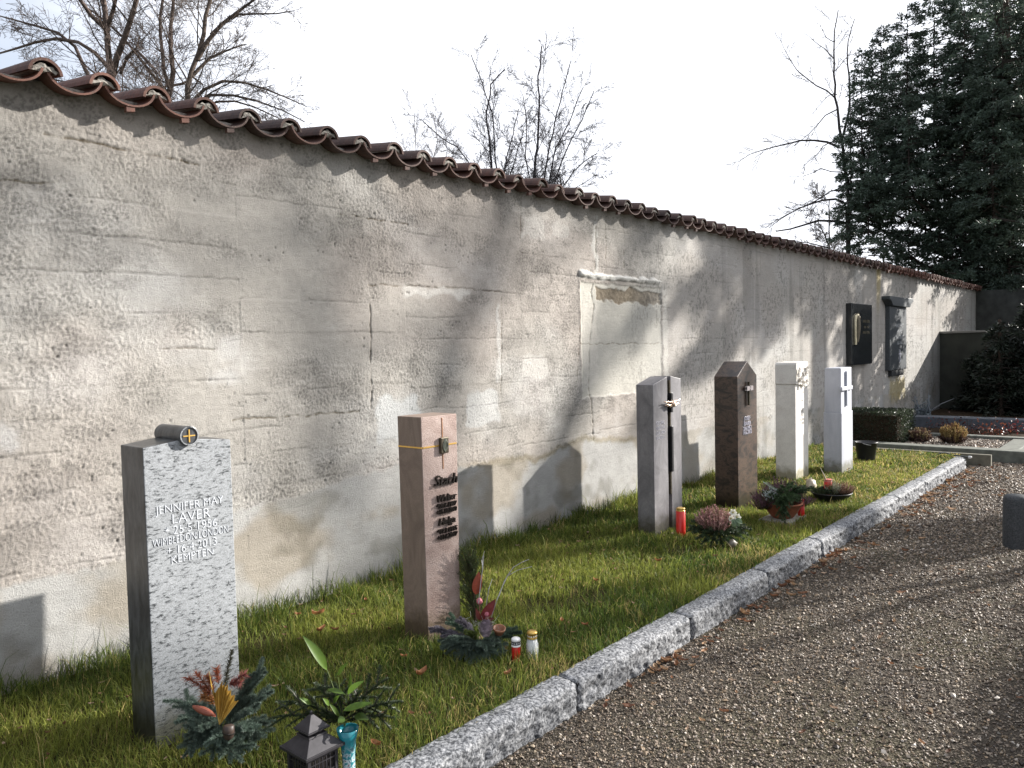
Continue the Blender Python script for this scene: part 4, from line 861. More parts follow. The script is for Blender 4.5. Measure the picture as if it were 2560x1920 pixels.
x = 1.2+11.5*u**1.7; y = -2.17-rng.random(N_P)**1.0*np.clip(1.5+(4.34-.19*x-2.17+.6)*1.0, 1.6, 3.0)
k_ = (y > -5.2); x, y = x[k_], y[k_]; n = len(x); sz = rng.gamma(3.4, .00132, n)*(1+.10*np.clip(x-3, 0, 9))+.0016
V, F_, C = pebbles(n, np.stack([x, y, PATH_Z+.012*(fbm(x*1.3, y*1.3, 3, 4)-.5)+sz*.25+rng.random(n)*.003], -1), sz, stone_cols(n))
A = Acc(); A.add(V, F_, C); o = A.build('gravel_stones', M_pebble); tag(o, 'loose grey and brown gravel covering the path', 'gravel', kind='stuff')
n = 2600; x = rng.uniform(13.03, 14.41, n); y = rng.uniform(-2.35, -.5, n); sz = rng.uniform(.012, .03, n)
V, F_, C = pebbles(n, np.stack([x, y, -.03+rng.random(n)*.02], -1), sz, stone_cols(n)*1.25+.04)
A = Acc(); A.add(V, F_, C); tag(A.build('grave_pebbles', M_pebble), 'larger rounded pebbles covering the grave bed between the stone borders', 'pebbles', kind='stuff')
A = Acc(); A.box((13.02, -2.36, -.3), (14.42, -.1, -.045)); A.box((14.62, -3.2, -.3), (16.1, -.02, -.04)); A.box((16.5, -4.5, -.3), (20.7, -.02, -.04)); tag(A.build('bed_soil', M_soil), kind='structure')

# ================================================================== PLANTINGS, LANTERNS AND CANDLES
def sprig(acc, p0, p1, rad, col, sag=.0, n=None, st=(.07, .05, .035), flat=False, back=.35, w=.0009, end=.55):
    """conifer or brush-like twig from p0 to p1 with needles all round (or in two rows)"""
    p0, p1 = np.asarray(p0, float), np.asarray(p1, float); L_ = np.linalg.norm(p1-p0); d = (p1-p0)/L_
    q = np.linspace(0, 1, 7)[:, None]; P = p0+(p1-p0)*q+np.array([0, 0, 1])*sag*L_*4*q*(1-q)
    acc.tube(P, np.linspace(.0022, .001, 7), 4, st, cap=False)
    n = n or int(L_*5200*(.5 if flat else 1)); u = rng.random(n)**.9; i = np.minimum((u*6).astype(int), 5); a = (u*6-i)[:, None]; B = P[i]*(1-a)+P[i+1]*a
    T = nrm(P[i+1]-P[i]); side = nrm(np.cross(T, [0, 0, 1])); up = np.cross(side, T)
    if flat: th = np.where(rng.random(n) < .5, 0, math.pi)+rng.normal(0, .3, n)
    else: th = rng.uniform(0, 2*math.pi, n)
    Rr = side*np.cos(th)[:, None]+up*np.sin(th)[:, None]
    le = rad*rng.uniform(.75, 1.15, n)*(1-(1-end)*u**3)
    acc.needles(B, Rr+T*rng.uniform(back, back+.6, (n, 1)), le*1.25, w, np.asarray(col)*rng.uniform(.6, 1.4, (n, 1)))
def broad(acc, base, tip, wid, nvec, col, curl=.12, k=9):
    base, tip = np.asarray(base, float), np.asarray(tip, float); d = tip-base; L_ = np.linalg.norm(d); T = d/L_
    S2 = nrm(np.cross(T, nvec)); U = np.cross(S2, T); q = np.linspace(0, 1, k); wv = wid*np.sin(np.pi*np.clip(q, 0, 1)**.8)**.85
    c0 = base+d*q[:, None]+U*(curl*L_*4*q*(1-q))[:, None]
    V = np.concatenate([c0-S2*wv[:, None]+U*(wv*.35)[:, None], c0, c0+S2*wv[:, None]+U*(wv*.35)[:, None]])
    i = np.arange(k-1); F_ = np.concatenate([np.stack([i+o_*k, i+1+o_*k, i+1+(o_+1)*k, i+(o_+1)*k], -1) for o_ in (0, 1)])
    acc.add(V, F_, np.asarray(col)*rng.uniform(.9, 1.1))
def heather(acc, ctr, rx, h, n, cols, stemc=(.08, .06, .03), fl=.65, spread=.55, w=.0016, nl=.007):
    ctr = np.asarray(ctr, float)
    for k in range(n):
        a, r_ = rng.uniform(0, 2*math.pi), math.sqrt(rng.random()); o_ = np.array([math.cos(a), math.sin(a), 0])*r_*rx
        b0 = ctr+o_*.55; hh = h*rng.uniform(.65, 1.12)*(1-.35*r_); tp = b0+o_*spread+np.array([rng.normal(0, .008), rng.normal(0, .008), hh])
        acc.tube([b0, (b0+tp)/2+rng.normal(0, .004, 3), tp], [.0014, .0012, .0008], 3, stemc, cap=False)
        m_ = int(hh*420); u = 1-fl+fl*rng.random(m_); Pn = b0+(tp-b0)*u[:, None]; c = np.asarray(cols[rng.integers(len(cols))])
        acc.needles(Pn, rng.normal(0, 1, (m_, 3))+[0, 0, .7], nl*rng.uniform(.7, 1.3, m_), w, c*rng.uniform(.6, 1.3, (m_, 1)))
def ell(acc, ctr, r, col, n=12, m=8, nz=0):
    th = np.linspace(-math.pi/2, math.pi/2, m); ctr = np.asarray(ctr, float); rx, ry, rz = r
    V = np.stack([ctr+np.array([rx*math.cos(t_)*math.cos(p_), ry*math.cos(t_)*math.sin(p_), rz*math.sin(t_)]) for t_ in th for p_ in np.arange(n)*2*math.pi/n])
    if nz: V = V+rng.normal(0, nz, V.shape)
    i = np.arange(m-1)[:, None]*n; j = np.arange(n)[None]; acc.add(V, np.stack([i+j, i+(j+1) % n, i+n+(j+1) % n, i+n+j], -1).reshape(-1, 4), col)
def cone_scales(acc, p0, p1, r, n, col, sl=.012, open_=.6, lf=.55):
    p0, p1 = np.asarray(p0, float), np.asarray(p1, float); d = nrm(p1-p0); s1 = nrm(np.cross(d, [.2, .9, .3])); s2 = np.cross(d, s1)
    q = (np.arange(n)+.5)/n; th = np.arange(n)*2.39996; rr_ = r*np.sin(np.pi*(q*.86+.1))**.75
    Rd = s1*np.cos(th)[:, None]+s2*np.sin(th)[:, None]; P = p0+(p1-p0)*q[:, None]+Rd*(rr_*.55)[:, None]
    acc.leaves(P, Rd*open_+d*.7, d-Rd*.3, np.maximum(rr_*lf, .003)+sl*.5, sl*.62, np.asarray(col)*rng.uniform(.6, 1.35, (n, 1)), .15)
    hl = np.linalg.norm(p1-p0)/2; acc.lathe([(r*.62*math.cos(a_), hl*.92*math.sin(a_)) for a_ in np.linspace(-1.55, 1.55, 9)], (p0+p1)/2, 12, d, np.asarray(col)*(.3 if lf > .5 else .8))

FIR_B = (.12, .165, .13); FIR_G = (.055, .085, .04); FIR_D = (.028, .045, .018)
# --- winter arrangement before gravestone 1
d1 = 3.06; K = lambda x, y, dd=0: at(400+x/3.687, 1520+y/3.687, d1+dd)
org = np.array([1.55, -1.43, -.03]); g = thing('grave_arrangement', 'winter arrangement of blue fir, gold palm fan and dried pods before the grey granite gravestone', 'arrangement', org, 'winter arrangements at the gravestones')
A = Acc(); ctr = K(600, 1130, .03)
for x, y, dd, sg in ((150, 870, .10, .1), (175, 1000, .02, .1), (230, 1180, -.06, .12), (215, 1380, -.10, .22), (300, 1290, -.08, .2), (330, 1120, -.10, .1), (430, 990, -.02, .1), (540, 1260, -.14, .12), (650, 1420, -.13, .15), (745, 1390, -.10, .15), (870, 800, .10, .05), (880, 950, -.04, .12), (960, 550, .14, .0), (840, 610, .14, 0), (1035, 770, .10, .05), (1015, 1070, .04, .08), (860, 1120, -.06, .1), (980, 1180, .02, .1), (760, 1200, -.10, .1), (350, 900, .08, .1), (700, 900, .08, 0), (470, 1400, -.12, .15), (900, 1290, -.02, .1)):
    e = K(x, y, dd); c_ = np.array(FIR_B)*rng.uniform(.7, 1.15); s0 = ctr+(e-ctr)*.12; sprig(A, s0, e, .018, c_, sg, w=.0013)
    m_ = s0+(e-s0)*.5+np.array([0, 0, sg*.8*np.linalg.norm(e-s0)])
    for s_, f_ in ((-1, .3), (1, .3), (-1, .55), (1, .5), (1, .72), (-1, .75)):
        v = np.cross(nrm(e-s0), [0, 0, 1]); b_ = s0+(e-s0)*f_+np.array([0, 0, sg*4*f_*(1-f_)*np.linalg.norm(e-s0)]); sprig(A, b_, b_+(e-s0)*rng.uniform(.2, .36)+v*s_*rng.uniform(.03, .06)+np.array([0, 0, rng.uniform(-.02, .02)]), .016, c_*rng.uniform(.75, 1.2), .05, w=.0013)
A.build('fir_branches', M_needle, g)
A = Acc()
for (x, y), (x2, y2), cc in (((470, 800), (235, 640), (.23, .07, .045)), ((470, 780), (330, 600), (.26, .08, .045)), ((500, 760), (430, 620), (.28, .10, .05)), ((640, 720), (790, 610), (.24, .08, .07)), ((640, 700), (740, 690), (.22, .07, .06)), ((520, 850), (380, 820), (.34, .15, .05)), ((500, 900), (400, 760), (.34, .15, .05)), ((540, 700), (515, 560), (.28, .09, .05))):
    sprig(A, K(x, y), K(x2, y2), .021, cc, .05, n=170, st=(.12, .05, .03), w=.0016, end=1.1)
A.build('dried_flowers', M_dryleaf, g)
A = Acc(); sprig(A, K(590, 760, .02), K(662, 385, .05), .017, (.05, .05, .028), 0, n=420, w=.0013); A.build('fir_tip', M_needle, g)
A = Acc(); b0 = K(548, 1075, -.05); T_ = [K(*q, -.03) for q in ((455, 600), (500, 770), (535, 740), (575, 665), (600, 700), (628, 700), (655, 760), (690, 800), (715, 860))]
for a_, b_ in zip(T_[:-1], T_[1:]):
    mid = (a_+b_)/2-FW*.012+(b0-(a_+b_)/2)*.06; A.add([b0, a_, mid], [(0, 1, 2)], (.42, .25, .045)); A.add([b0, mid, b_], [(0, 1, 2)], (.30, .17, .03))
for q in T_[::2]: A.tube([b0, q+(q-b0)*.03], [.0022, .0015], 4, (.5, .33, .08))
A.build('palm_fan', M_dryleaf, g)
A = Acc(); cone_scales(A, K(300, 905, -.06), K(505, 990, -.10), .023, 120, (.26, .075, .045), .006, .1, .22); A.build('red_cone', M_tint, g)
A = Acc(); c_ = K(632, 1135, -.13); ax_ = nrm(np.array([.1, .15, 1])); A.lathe([(.010, -.03), (.018, -.022), (.0215, .0), (.021, .018), (.016, .022), (0, .019)], c_, 18, ax_, (.045, .029, .022)); hol = Acc()
for k in range(34):
    th = k*2.4; z_ = -.016+.03*((k*.618) % 1); hol.lathe([(.0033, -.0004), (.0026, .0006), (0, .0008)], c_+np.array([.0221*math.cos(th), .0221*math.sin(th), z_*.75]), 7, np.array([math.cos(th), math.sin(th), 0]), (.012, .008, .006))
pod = A.build('seed_pod', M_tint, g, smooth=True); o = hol.build('pod_holes', M_tint, g); o.parent = pod; tag(o, kind='stuff')

# --- grave lantern
org = np.array([1.612, -1.965, -.02]); g = thing('grave_lantern', 'dark metal grave lantern with a tiered pyramid roof at the bottom edge', 'lantern', org)
M_lan = plain('lantern_metal', (.030, .028, .032), .5, .3, 40, .12, .001, .35); cx, cy = org[:2]
def pyr(A, z0, h0, z1, h1):
    A.add([(cx-h0, cy-h0, z0), (cx+h0, cy-h0, z0), (cx+h0, cy+h0, z0), (cx-h0, cy+h0, z0), (cx-h1, cy-h1, z1), (cx+h1, cy-h1, z1), (cx+h1, cy+h1, z1), (cx-h1, cy+h1, z1)], [(0, 3, 2, 1), (4, 5, 6, 7), (0, 1, 5, 4), (1, 2, 6, 5), (2, 3, 7, 6), (3, 0, 4, 7)])
A = Acc(); pyr(A, -.02, .072, .012, .072); pyr(A, .012, .066, .02, .06)
for sx in (-1, 1):
    for sy in (-1, 1): A.box((cx+sx*.058-.007, cy+sy*.058-.007, .02), (cx+sx*.058+.007, cy+sy*.058+.007, .176))
A.box((cx-.0648, cy-.0648, .160), (cx+.0648, cy+.0648, .1755)); A.build('body_frame', M_lan, g, bevel=.0015)
A = Acc()
for s_ in (-1, 1):
    for k in (-.032, -.016, 0, .016, .032): A.box((cx+k-.002, cy+s_*.060-.002, .02), (cx+k+.002, cy+s_*.060+.002, .160)); A.box((cx+s_*.060-.002, cy+k-.002, .02), (cx+s_*.060+.002, cy+k+.002, .160))
    for z_ in (.06, .10, .14): A.box((cx-.051, cy+s_*.0608-.0016, z_), (cx+.051, cy+s_*.0608+.0016, z_+.004)); A.box((cx+s_*.0608-.0016, cy-.051, z_), (cx+s_*.0608+.0016, cy+.051, z_+.004))
A.build('lattice', M_lan, g)
A = Acc(); A.box((cx-.054, cy-.054, .018), (cx+.054, cy+.054, .159)); A.build('glass', plain('smoked_glass', (.03, .027, .025), .12, .3, 10, 0), g)
A = Acc(); pyr(A, .176, .083, .187, .083); pyr(A, .187, .078, .226, .036); pyr(A, .2265, .040, .232, .038); pyr(A, .2325, .027, .246, .027); A.build('roof', M_lan, g, bevel=.0012)
A = Acc(); pyr(A, .2465, .047, .252, .047); pyr(A, .2525, .044, .296, .006); A.lathe([(.006, 0), (.0045, .006), (.006, .010), (0, .016)], (cx, cy, .295), 10); A.build('roof_cap', M_lan, g, bevel=.0012)

# --- turquoise vase and its greenery
org = np.array([1.722, -2.03, -.02]); g = thing('flower_vase', 'turquoise glazed vase with white mottling beside the dark lantern', 'vase', org)
m, t, b = mat('turquoise_glaze'); n1 = tex(t, 'ShaderNodeTexNoise', 90, 4, .6); gc = t.nodes.new('ShaderNodeTexCoord'); gr = t.nodes.new('ShaderNodeSeparateXYZ'); t.links.new(gc.outputs['Object'], gr.inputs[0])
c1 = ramp(t, n1.outputs['Fac'], [(.46, (.02, .17, .20)), (.55, (.55, .65, .68)), (.62, (.16, .13, .14))]).outputs[0]
mk = ramp(t, gr.outputs['Z'], [(.13, (1, 1, 1)), (.19, (0, 0, 0))]).outputs[0]
t.links.new(mixc(t, (.015, .17, .205), c1, mk), b.inputs['Base Color']); b.inputs['Roughness'].default_value = .2
A = Acc(); A.lathe([(.024, -.02), (.026, .0), (.023, .06), (.024, .12), (.030, .18), (.041, .222), (.0385, .222), (.028, .18), (.021, .12), (0, .11)], (org[0], org[1], 0), 28); A.build('vase_body', m, g, smooth=True)
d2 = 2.9; K = lambda x, y, dd=0: at(400+x/3.687, 1520+y/3.687, d2+dd); mouth = np.array([org[0], org[1], .215])
g = thing('greenery_bouquet', 'bunch of bright green leaves and dark fir twigs standing in the turquoise vase', 'bouquet', mouth)
A = Acc(); B = Acc()
for pts in (((1700, 1090), (1640, 850), (1540, 570)), ((1700, 1090), (1720, 900), (1745, 760)), ((1700, 1090), (1680, 900), (1640, 640)), ((1700, 1090), (1760, 980), (1800, 920)), ((1690, 1080), (1500, 930), (1390, 890))): B.tube([K(*p) for p in pts], .0016, 5, (.10, .14, .03))
LG = (.095, .165, .022)
for (x, y), (x2, y2), w_, dd, cc in (((1540, 575), (1312, 252), .026, 0, 1.0), ((1535, 560), (1395, 330), .022, .02, .6), ((1640, 620), (1732, 500), .014, .01, .6), ((1748, 775), (1755, 585), .010, .02, .8), ((1728, 795), (1888, 668), .018, -.03, 1.2), ((1690, 945), (1962, 872), .020, -.03, .9), ((1390, 892), (1280, 825), .013, -.02, .9), ((1545, 755), (1715, 800), .014, -.02, .8), ((1560, 900), (1500, 830), .012, -.03, .9), ((1700, 1010), (1640, 1060), .020, -.06, .75), ((1790, 1000), (1930, 1030), .022, -.03, .45), ((1600, 880), (1660, 800), .012, 0, .8), ((1650, 1000), (1560, 880), .012, -.02, .7), ((1620, 640), (1650, 590), .008, 0, .9)):
    broad(A, K(x, y, dd), K(x2, y2, dd-.02), w_*.68, -FW*.7+np.array([.2, -.1, .7]), np.array(LG)*cc, rng.uniform(.03, .12))
A.build('leaves', M_leaf, g, smooth=True); B.build('stems', M_leaf, g)
A = Acc()
for (x, y), (x2, y2), dd in (((1690, 1000), (1430, 690), .05), ((1690, 1020), (1090, 860), .02), ((1690, 1040), (1000, 1020), -.02), ((1700, 1000), (2100, 650), .06), ((1710, 1020), (2230, 860), .03), ((1720, 1040), (2160, 1010), 0), ((1690, 1000), (1600, 690), .04), ((1690, 1050), (1250, 1130), -.05), ((1700, 1000), (1850, 760), .05), ((1690, 1030), (1350, 960), -.02), ((1700, 1000), (1760, 850), 0), ((1700, 1030), (1950, 960), -.03)):
    p0, p1 = K(x, y), K(x2, y2, dd); sprig(A, p0, p1, .017, np.array(FIR_D)*1.15, .07, flat=True, w=.0015, n=int(np.linalg.norm(p1-p0)*3200))
    for f_, s_ in ((.4, 1), (.5, -1), (.65, 1), (.75, -1)):
        m_ = p0+(p1-p0)*f_+np.array([0, 0, .07*4*f_*(1-f_)*np.linalg.norm(p1-p0)]); v = np.cross(nrm(p1-p0), -FW); sprig(A, m_, m_+(p1-p0)*.26+v*s_*.05, .015, np.array(FIR_D)*1.15, .03, flat=True, w=.0014)
A.build('fir_twigs', M_needle, g)

# --- arrangement before gravestone 2
d3 = 4.14; K = lambda x, y, dd=0: at(900+x/2.765, 1400+y/2.765, d3+dd)
org = np.array([2.96, -1.52, -.03]); g = thing('grave_arrangement', 'fir arrangement with a pine cone, red leaves and silver twigs before the reddish stele', 'arrangement', org, 'winter arrangements at the gravestones')
A = Acc(); ctr = K(830, 570, .02)
for x, y, dd, sg, cc in ((485, 495, .08, .08, 2), (560, 610, -.02, .12, 0), (590, 650, -.06, .15, 0), (650, 700, -.10, .15, 0), (730, 700, -.12, .18, 0), (815, 735, -.14, .18, 0), (900, 700, -.12, .18, 0), (690, 395, .08, .0, 2), (1115, 500, .06, .05, 1), (1040, 470, .10, 0, 1), (1010, 630, -.04, .1, 0), (960, 560, -.06, .1, 0), (600, 400, .12, 0, 1), (640, 560, -.04, .1, 0), (760, 620, -.12, .12, 0), (870, 620, -.14, .12, 0), (740, 500, -.06, .05, 3), (980, 680, -.08, .14, 1), (540, 560, .02, .1, 0)):
    e = K(x, y, dd); c_ = np.array([FIR_B, (.07, .11, .075), (.15, .135, .165), (.10, .13, .03)][cc])*rng.uniform(.65, 1.1); s0 = ctr+(e-ctr)*.12; sprig(A, s0, e, .019, c_, sg, w=.0017)
    m_ = s0+(e-s0)*.55+np.array([0, 0, sg*.8*np.linalg.norm(e-s0)]); v = np.cross(nrm(e-s0), [0, 0, 1])
    for s_, f_ in ((-1, .3), (1, .35), (-1, .6), (1, .65)): b_ = s0+(e-s0)*f_+np.array([0, 0, sg*4*f_*(1-f_)*np.linalg.norm(e-s0)]); sprig(A, b_, b_+(e-s0)*rng.uniform(.24, .4)+v*s_*rng.uniform(.03, .06)+np.array([0, 0, rng.uniform(-.02, .02)]), .017, c_*rng.uniform(.75, 1.2), .05, w=.0017)
A.build('fir_branches', M_needle, g)
A = Acc(); cone_scales(A, K(866, 540, -.10), K(872, 425, -.06), .038, 90, (.25, .20, .235), .020, .8); A.build('pine_cone', M_tint, g)
A = Acc(); c_ = K(962, 480, -.02); A.lathe([(.020, -.028), (.030, -.004), (.0335, .0), (.034, .010), (.029, .010), (.024, -.012), (0, -.014)], c_, 24, np.array([-.15, -.25, 1]), (.22, .095, .05)); A.build('clay_pot', M_tint, g, smooth=True)
for x, y, s_ in ((826, 288, .017), (880, 372, .019)):
    A = Acc(); c_ = K(x, y, 0); A.lathe([(.004, -s_*.95), (s_*.8, -s_*.5), (s_, 0), (s_*.85, s_*.6), (s_*.5, s_*.75), (s_*.55, s_*1.05), (0, s_*.95)], c_, 12, None, (.46, .13, .17))
    for k in range(5): A.leaves([c_], [(math.cos(k*1.26), math.sin(k*1.26), .6)], [(0, 0, 1)], s_*1.35, s_*.55, (.52, .17, .2), .2)
    A.tube([c_-[0, 0, s_*.9], c_-[0, 0, .09]], .0022, 5, (.25, .12, .08)); A.build('rose_pod', M_tint, g, smooth=True)
A = Acc()
for (x, y), (x2, y2), w_, cc in (((800, 240), (822, 78), .026, (.26, .06, .035)), ((812, 235), (846, 90), .012, (.30, .09, .05)), ((840, 420), (938, 268), .026, (.13, .022, .022)), ((830, 420), (800, 330), .012, (.14, .03, .025)), ((850, 430), (930, 400), .012, (.12, .03, .03))): broad(A, K(x, y), K(x2, y2), w_, -FW+np.array([.3, .2, .2]), cc, .08)
A.build('red_leaves', M_dryleaf, g, smooth=True)
A = Acc()
for pts in (((820, 300), (835, 150), (848, 60), (856, -30)), ((850, 60), (842, 0), (860, -60)), ((900, 420), (945, 280), (985, 180), (1020, 110), (1090, 70), (1190, 45)), ((1015, 115), (1060, 50), (1120, 15), (1170, -5)), ((960, 250), (1000, 140), (1030, 95)), ((870, 330), (890, 200), (915, 130))): A.tube([K(*p, rng.normal(0, .02)) for p in pts], np.linspace(.0028, .0014, len(pts)), 4, (.36, .35, .36))
A.build('silver_twigs', M_tint, g)
A = Acc(); rng2 = rng
for k in range(45): q = K(rng.uniform(760, 930), rng.uniform(420, 470), -.04); v = rng.normal(0, .012, (4, 3)); A.tube([q, q+v[0], q+v[0]+v[1], q+v[0]+v[1]+v[2]], .0007, 3, (.3, .31, .27), cap=False)
A.build('moss_threads', M_tint, g)

# --- small juniper at the side of gravestone 2
org = np.array([3.27, -1.22, -.03]); g = thing('juniper', 'small upright juniper growing at the right side of the reddish stele', 'shrub', org)
A = Acc(); T_ = Acc()
for k in range(150):
    f_ = rng.random(); a = rng.uniform(0, 2*math.pi); r_ = .085*(1-.55*f_)*math.sqrt(rng.random())+.01; z0 = .05+.36*f_
    p0 = org+np.array([.3*r_*math.cos(a)-.05*f_, .3*r_*math.sin(a), z0]); p1 = p0+np.array([r_*math.cos(a)-.02, r_*math.sin(a), rng.uniform(.06, .15)])
    sprig(A, p0, p1, .011, np.array((.085, .125, .04))*rng.uniform(.6, 1.2), .02, n=75, w=.0013)
T_.tube([org, org+[-.02, 0, .2], org+[-.05, 0, .45]], [.012, .009, .003], 6, (.09, .06, .045)); T_.build('trunk', M_bark, g); A.build('foliage', M_needle, g)

# --- grave candles
M_red = plain('red_candle_shell', (.55, .018, .012), .3, .1, 20, .03, .001); M_brass = plain('brass_lid', (.55, .36, .10), .35, .3, 50, .1, .001, .8); M_lid = plain('white_lid', (.72, .71, .70), .4, .05, 20, .02)
m, t, b = mat('clear_plastic'); b.inputs['Base Color'].default_value = (.92, .95, .95, 1); b.inputs['Roughness'].default_value = .08; b.inputs['Transmission Weight'].default_value = .75; b.inputs['IOR'].default_value = 1.3
M_clear = m
p = gnd(900+1080/2.765, 1400+672/2.765); g = thing('grave_candle', 'small red grave candle with a white patterned lid beside the clear one', 'candle', (p[0], p[1], -.02), 'grave candles on the lawn'); x, y = p[:2]
A = Acc(); A.lathe([(.022, -.02), (.0225, .0), (.0225, .058), (.020, .062)], (x, y, 0), 28); A.build('shell', M_red, g, smooth=True)
A = Acc(); A.lathe([(.0245, .060), (.0245, .068), (.0235, .069), (.0235, .088), (.0245, .089), (.0240, .097), (.020, .102), (0, .103)], (x, y, 0), 28); lid = A.build('lid', M_lid, g, smooth=True)
A = Acc(); A.lathe([(.0238, .0695), (.0238, .0875)], (x, y, 0), 28, caps=False, c=(.02, .02, .03))
for k in range(14):
    a = k*2*math.pi/14; c_ = np.array([x+.0243*math.cos(a), y+.0243*math.sin(a), .0785]); n_ = np.array([math.cos(a), math.sin(a), 0]); s_ = np.array([-math.sin(a), math.cos(a), 0])
    if k % 2: A.lathe([(.0036, 0), (.0022, .0004), (0, .0005)], c_, 8, n_, (.7, .7, .7))
    else: A.obox(c_, s_*.0032, n_*.0004, np.array([0, 0, .0009]), (.7, .7, .7)); A.obox(c_, s_*.0009, n_*.00045, np.array([0, 0, .0035]), (.7, .7, .7))
o = A.build('pattern_band', M_tint, g); o.parent = lid
p = gnd(900+1192/2.765, 1400+655/2.765); g = thing('grave_candle', 'clear grave candle with white wax and a brass lid', 'candle', (p[0], p[1], -.02), 'grave candles on the lawn'); x, y = p[:2]
A = Acc(); A.lathe([(.028, -.02), (.030, 0), (.033, .03), (.0325, .06), (.026, .082), (.023, .092)], (x, y, 0), 28, caps=False); A.build('shell', M_clear, g, smooth=True)
A = Acc(); A.lathe([(.0, -.015), (.020, -.015), (.020, .086), (0, .088)], (x, y, 0), 24); A.build('wax', plain('white_wax', (.78, .78, .76), .5, .04, 20, 0), g, smooth=True)
A = Acc(); A.lathe([(.026, .088), (.0265, .092), (.0255, .094), (.0255, .112), (.0275, .114), (.027, .121), (.020, .128), (0, .129)], (x, y, 0), 28); lid = A.build('lid', M_brass, g, smooth=True)
A = Acc()
for k in range(12): a = k*2*math.pi/12; A.lathe([(.0042, 0), (.003, .0006), (0, .0008)], (x+.0256*math.cos(a), y+.0256*math.sin(a), .103), 8, np.array([math.cos(a), math.sin(a), 0]), (.75, .73, .66))
o = A.build('lid_holes', M_tint, g); o.parent = lid; tag(o, kind='stuff')
def tall_candle(p, h, r_, label, z=0.0, lidm=None):
    g = thing('grave_candle', label, 'candle', (p[0], p[1], z-.02), 'grave candles on the lawn'); c_ = (p[0], p[1], z)
    A = Acc(); A.lathe([(r_, -.02), (r_, .012), (r_*1.03, .016), (r_*1.03, .03), (r_, .034), (r_, h*.86), (r_*.93, h*.87)], c_, 28); A.build('shell', M_red, g, smooth=True)
    A = Acc(); A.lathe([(r_*.96, h*.872), (r_*.96, h*.90), (r_*.85, h*.905), (r_*.85, h*.93), (r_*.97, h*.935), (r_*.95, h*.975), (r_*.6, h), (0, h)], c_, 28); A.build('lid', lidm or M_brass, g, smooth=True)
tall_candle(gnd(1500+610/3.016, 850+1462/3.016), .228, .040, 'tall red grave candle with a brass lid in front of the grey quartzite gravestone')

# --- pink heather arrangement with white flowers
d4 = 6.22; K = lambda x, y, dd=0: at(1500+x/3.016, 850+y/3.016, d4+dd)
org = gnd(1500+880/3.016, 850+1535/3.016); org[2] = -.03; g = thing('grave_arrangement', 'pink heather with a white flower set in green fir, right of the tall red candle', 'arrangement', org, 'winter arrangements at the gravestones')
A = Acc(); c_ = K(868, 1430, .0); heather(A, c_-[0, 0, .02], .155, .215, 260, [(.44, .22, .22), (.36, .20, .19), (.50, .32, .28), (.26, .17, .12)], w=.0026, nl=.010, spread=.5); A.build('heather', M_dryleaf, g)
A = Acc(); ctr = K(885, 1450, .02)
for x, y, dd in ((650, 1440, .08), (690, 1370, .12), (720, 1500, -.08), (760, 1545, -.12), (830, 1570, -.14), (930, 1575, -.14), (1010, 1560, -.12), (1090, 1500, -.05), (1140, 1430, .05), (1120, 1470, 0), (780, 1440, -.1), (870, 1480, -.15), (970, 1480, -.12), (1050, 1440, -.05), (690, 1450, 0), (1000, 1400, -.05)):
    e = K(x, y, dd); c2 = np.array(FIR_G)*rng.uniform(.6, 1.2); s0 = ctr+(e-ctr)*.15; sprig(A, s0, e, .022, c2, .10, w=.0026, n=int(np.linalg.norm(e-s0)*1500))
    v = np.cross(nrm(e-s0), [0, 0, 1]); m_ = s0+(e-s0)*.5+[0, 0, .03]
    for s_ in (-1, 1): sprig(A, m_, m_+(e-s0)*.4+v*s_*.06, .02, c2, .05, w=.0026, n=120)
A.build('fir_branches', M_needle, g)
A = Acc()
for x, y, s_ in ((1000, 1300, .034), (1030, 1335, .036), (985, 1345, .026)):
    q = K(x, y, -.08)
    for k in range(6): a = k*1.05; u_ = nrm(np.cross(-FW, [0, 0, 1])); v_ = np.cross(u_, -FW); dd = u_*math.cos(a)+v_*math.sin(a); broad(A, q, q+dd*s_-FW*s_*.35, s_*.42, -FW, (.78, .77, .68), .15, 6)
    ell(A, q-FW*.008, (.007, .007, .007), (.5, .42, .10), 8, 5)
A.build('white_flowers', M_petal, g, smooth=True)
A = Acc()
for (x, y), (x2, y2) in (((1010, 1350), (1050, 1410)), ((1020, 1350), (1075, 1385)), ((1000, 1350), (1015, 1410))): broad(A, K(x, y, -.09), K(x2, y2, -.11), .022, -FW+np.array([0, 0, .6]), (.12, .18, .10), .1)
A.build('flower_leaves', M_leaf, g, smooth=True)
A = Acc(); ell(A, K(1000, 1535, -.12), (.045, .03, .032), (.13, .115, .09), 12, 8, .003); tag(A.build('stone', M_tint, None, K(1000, 1560, -.12), smooth=True), 'small pale stone under the pink heather and white flower', 'stone')

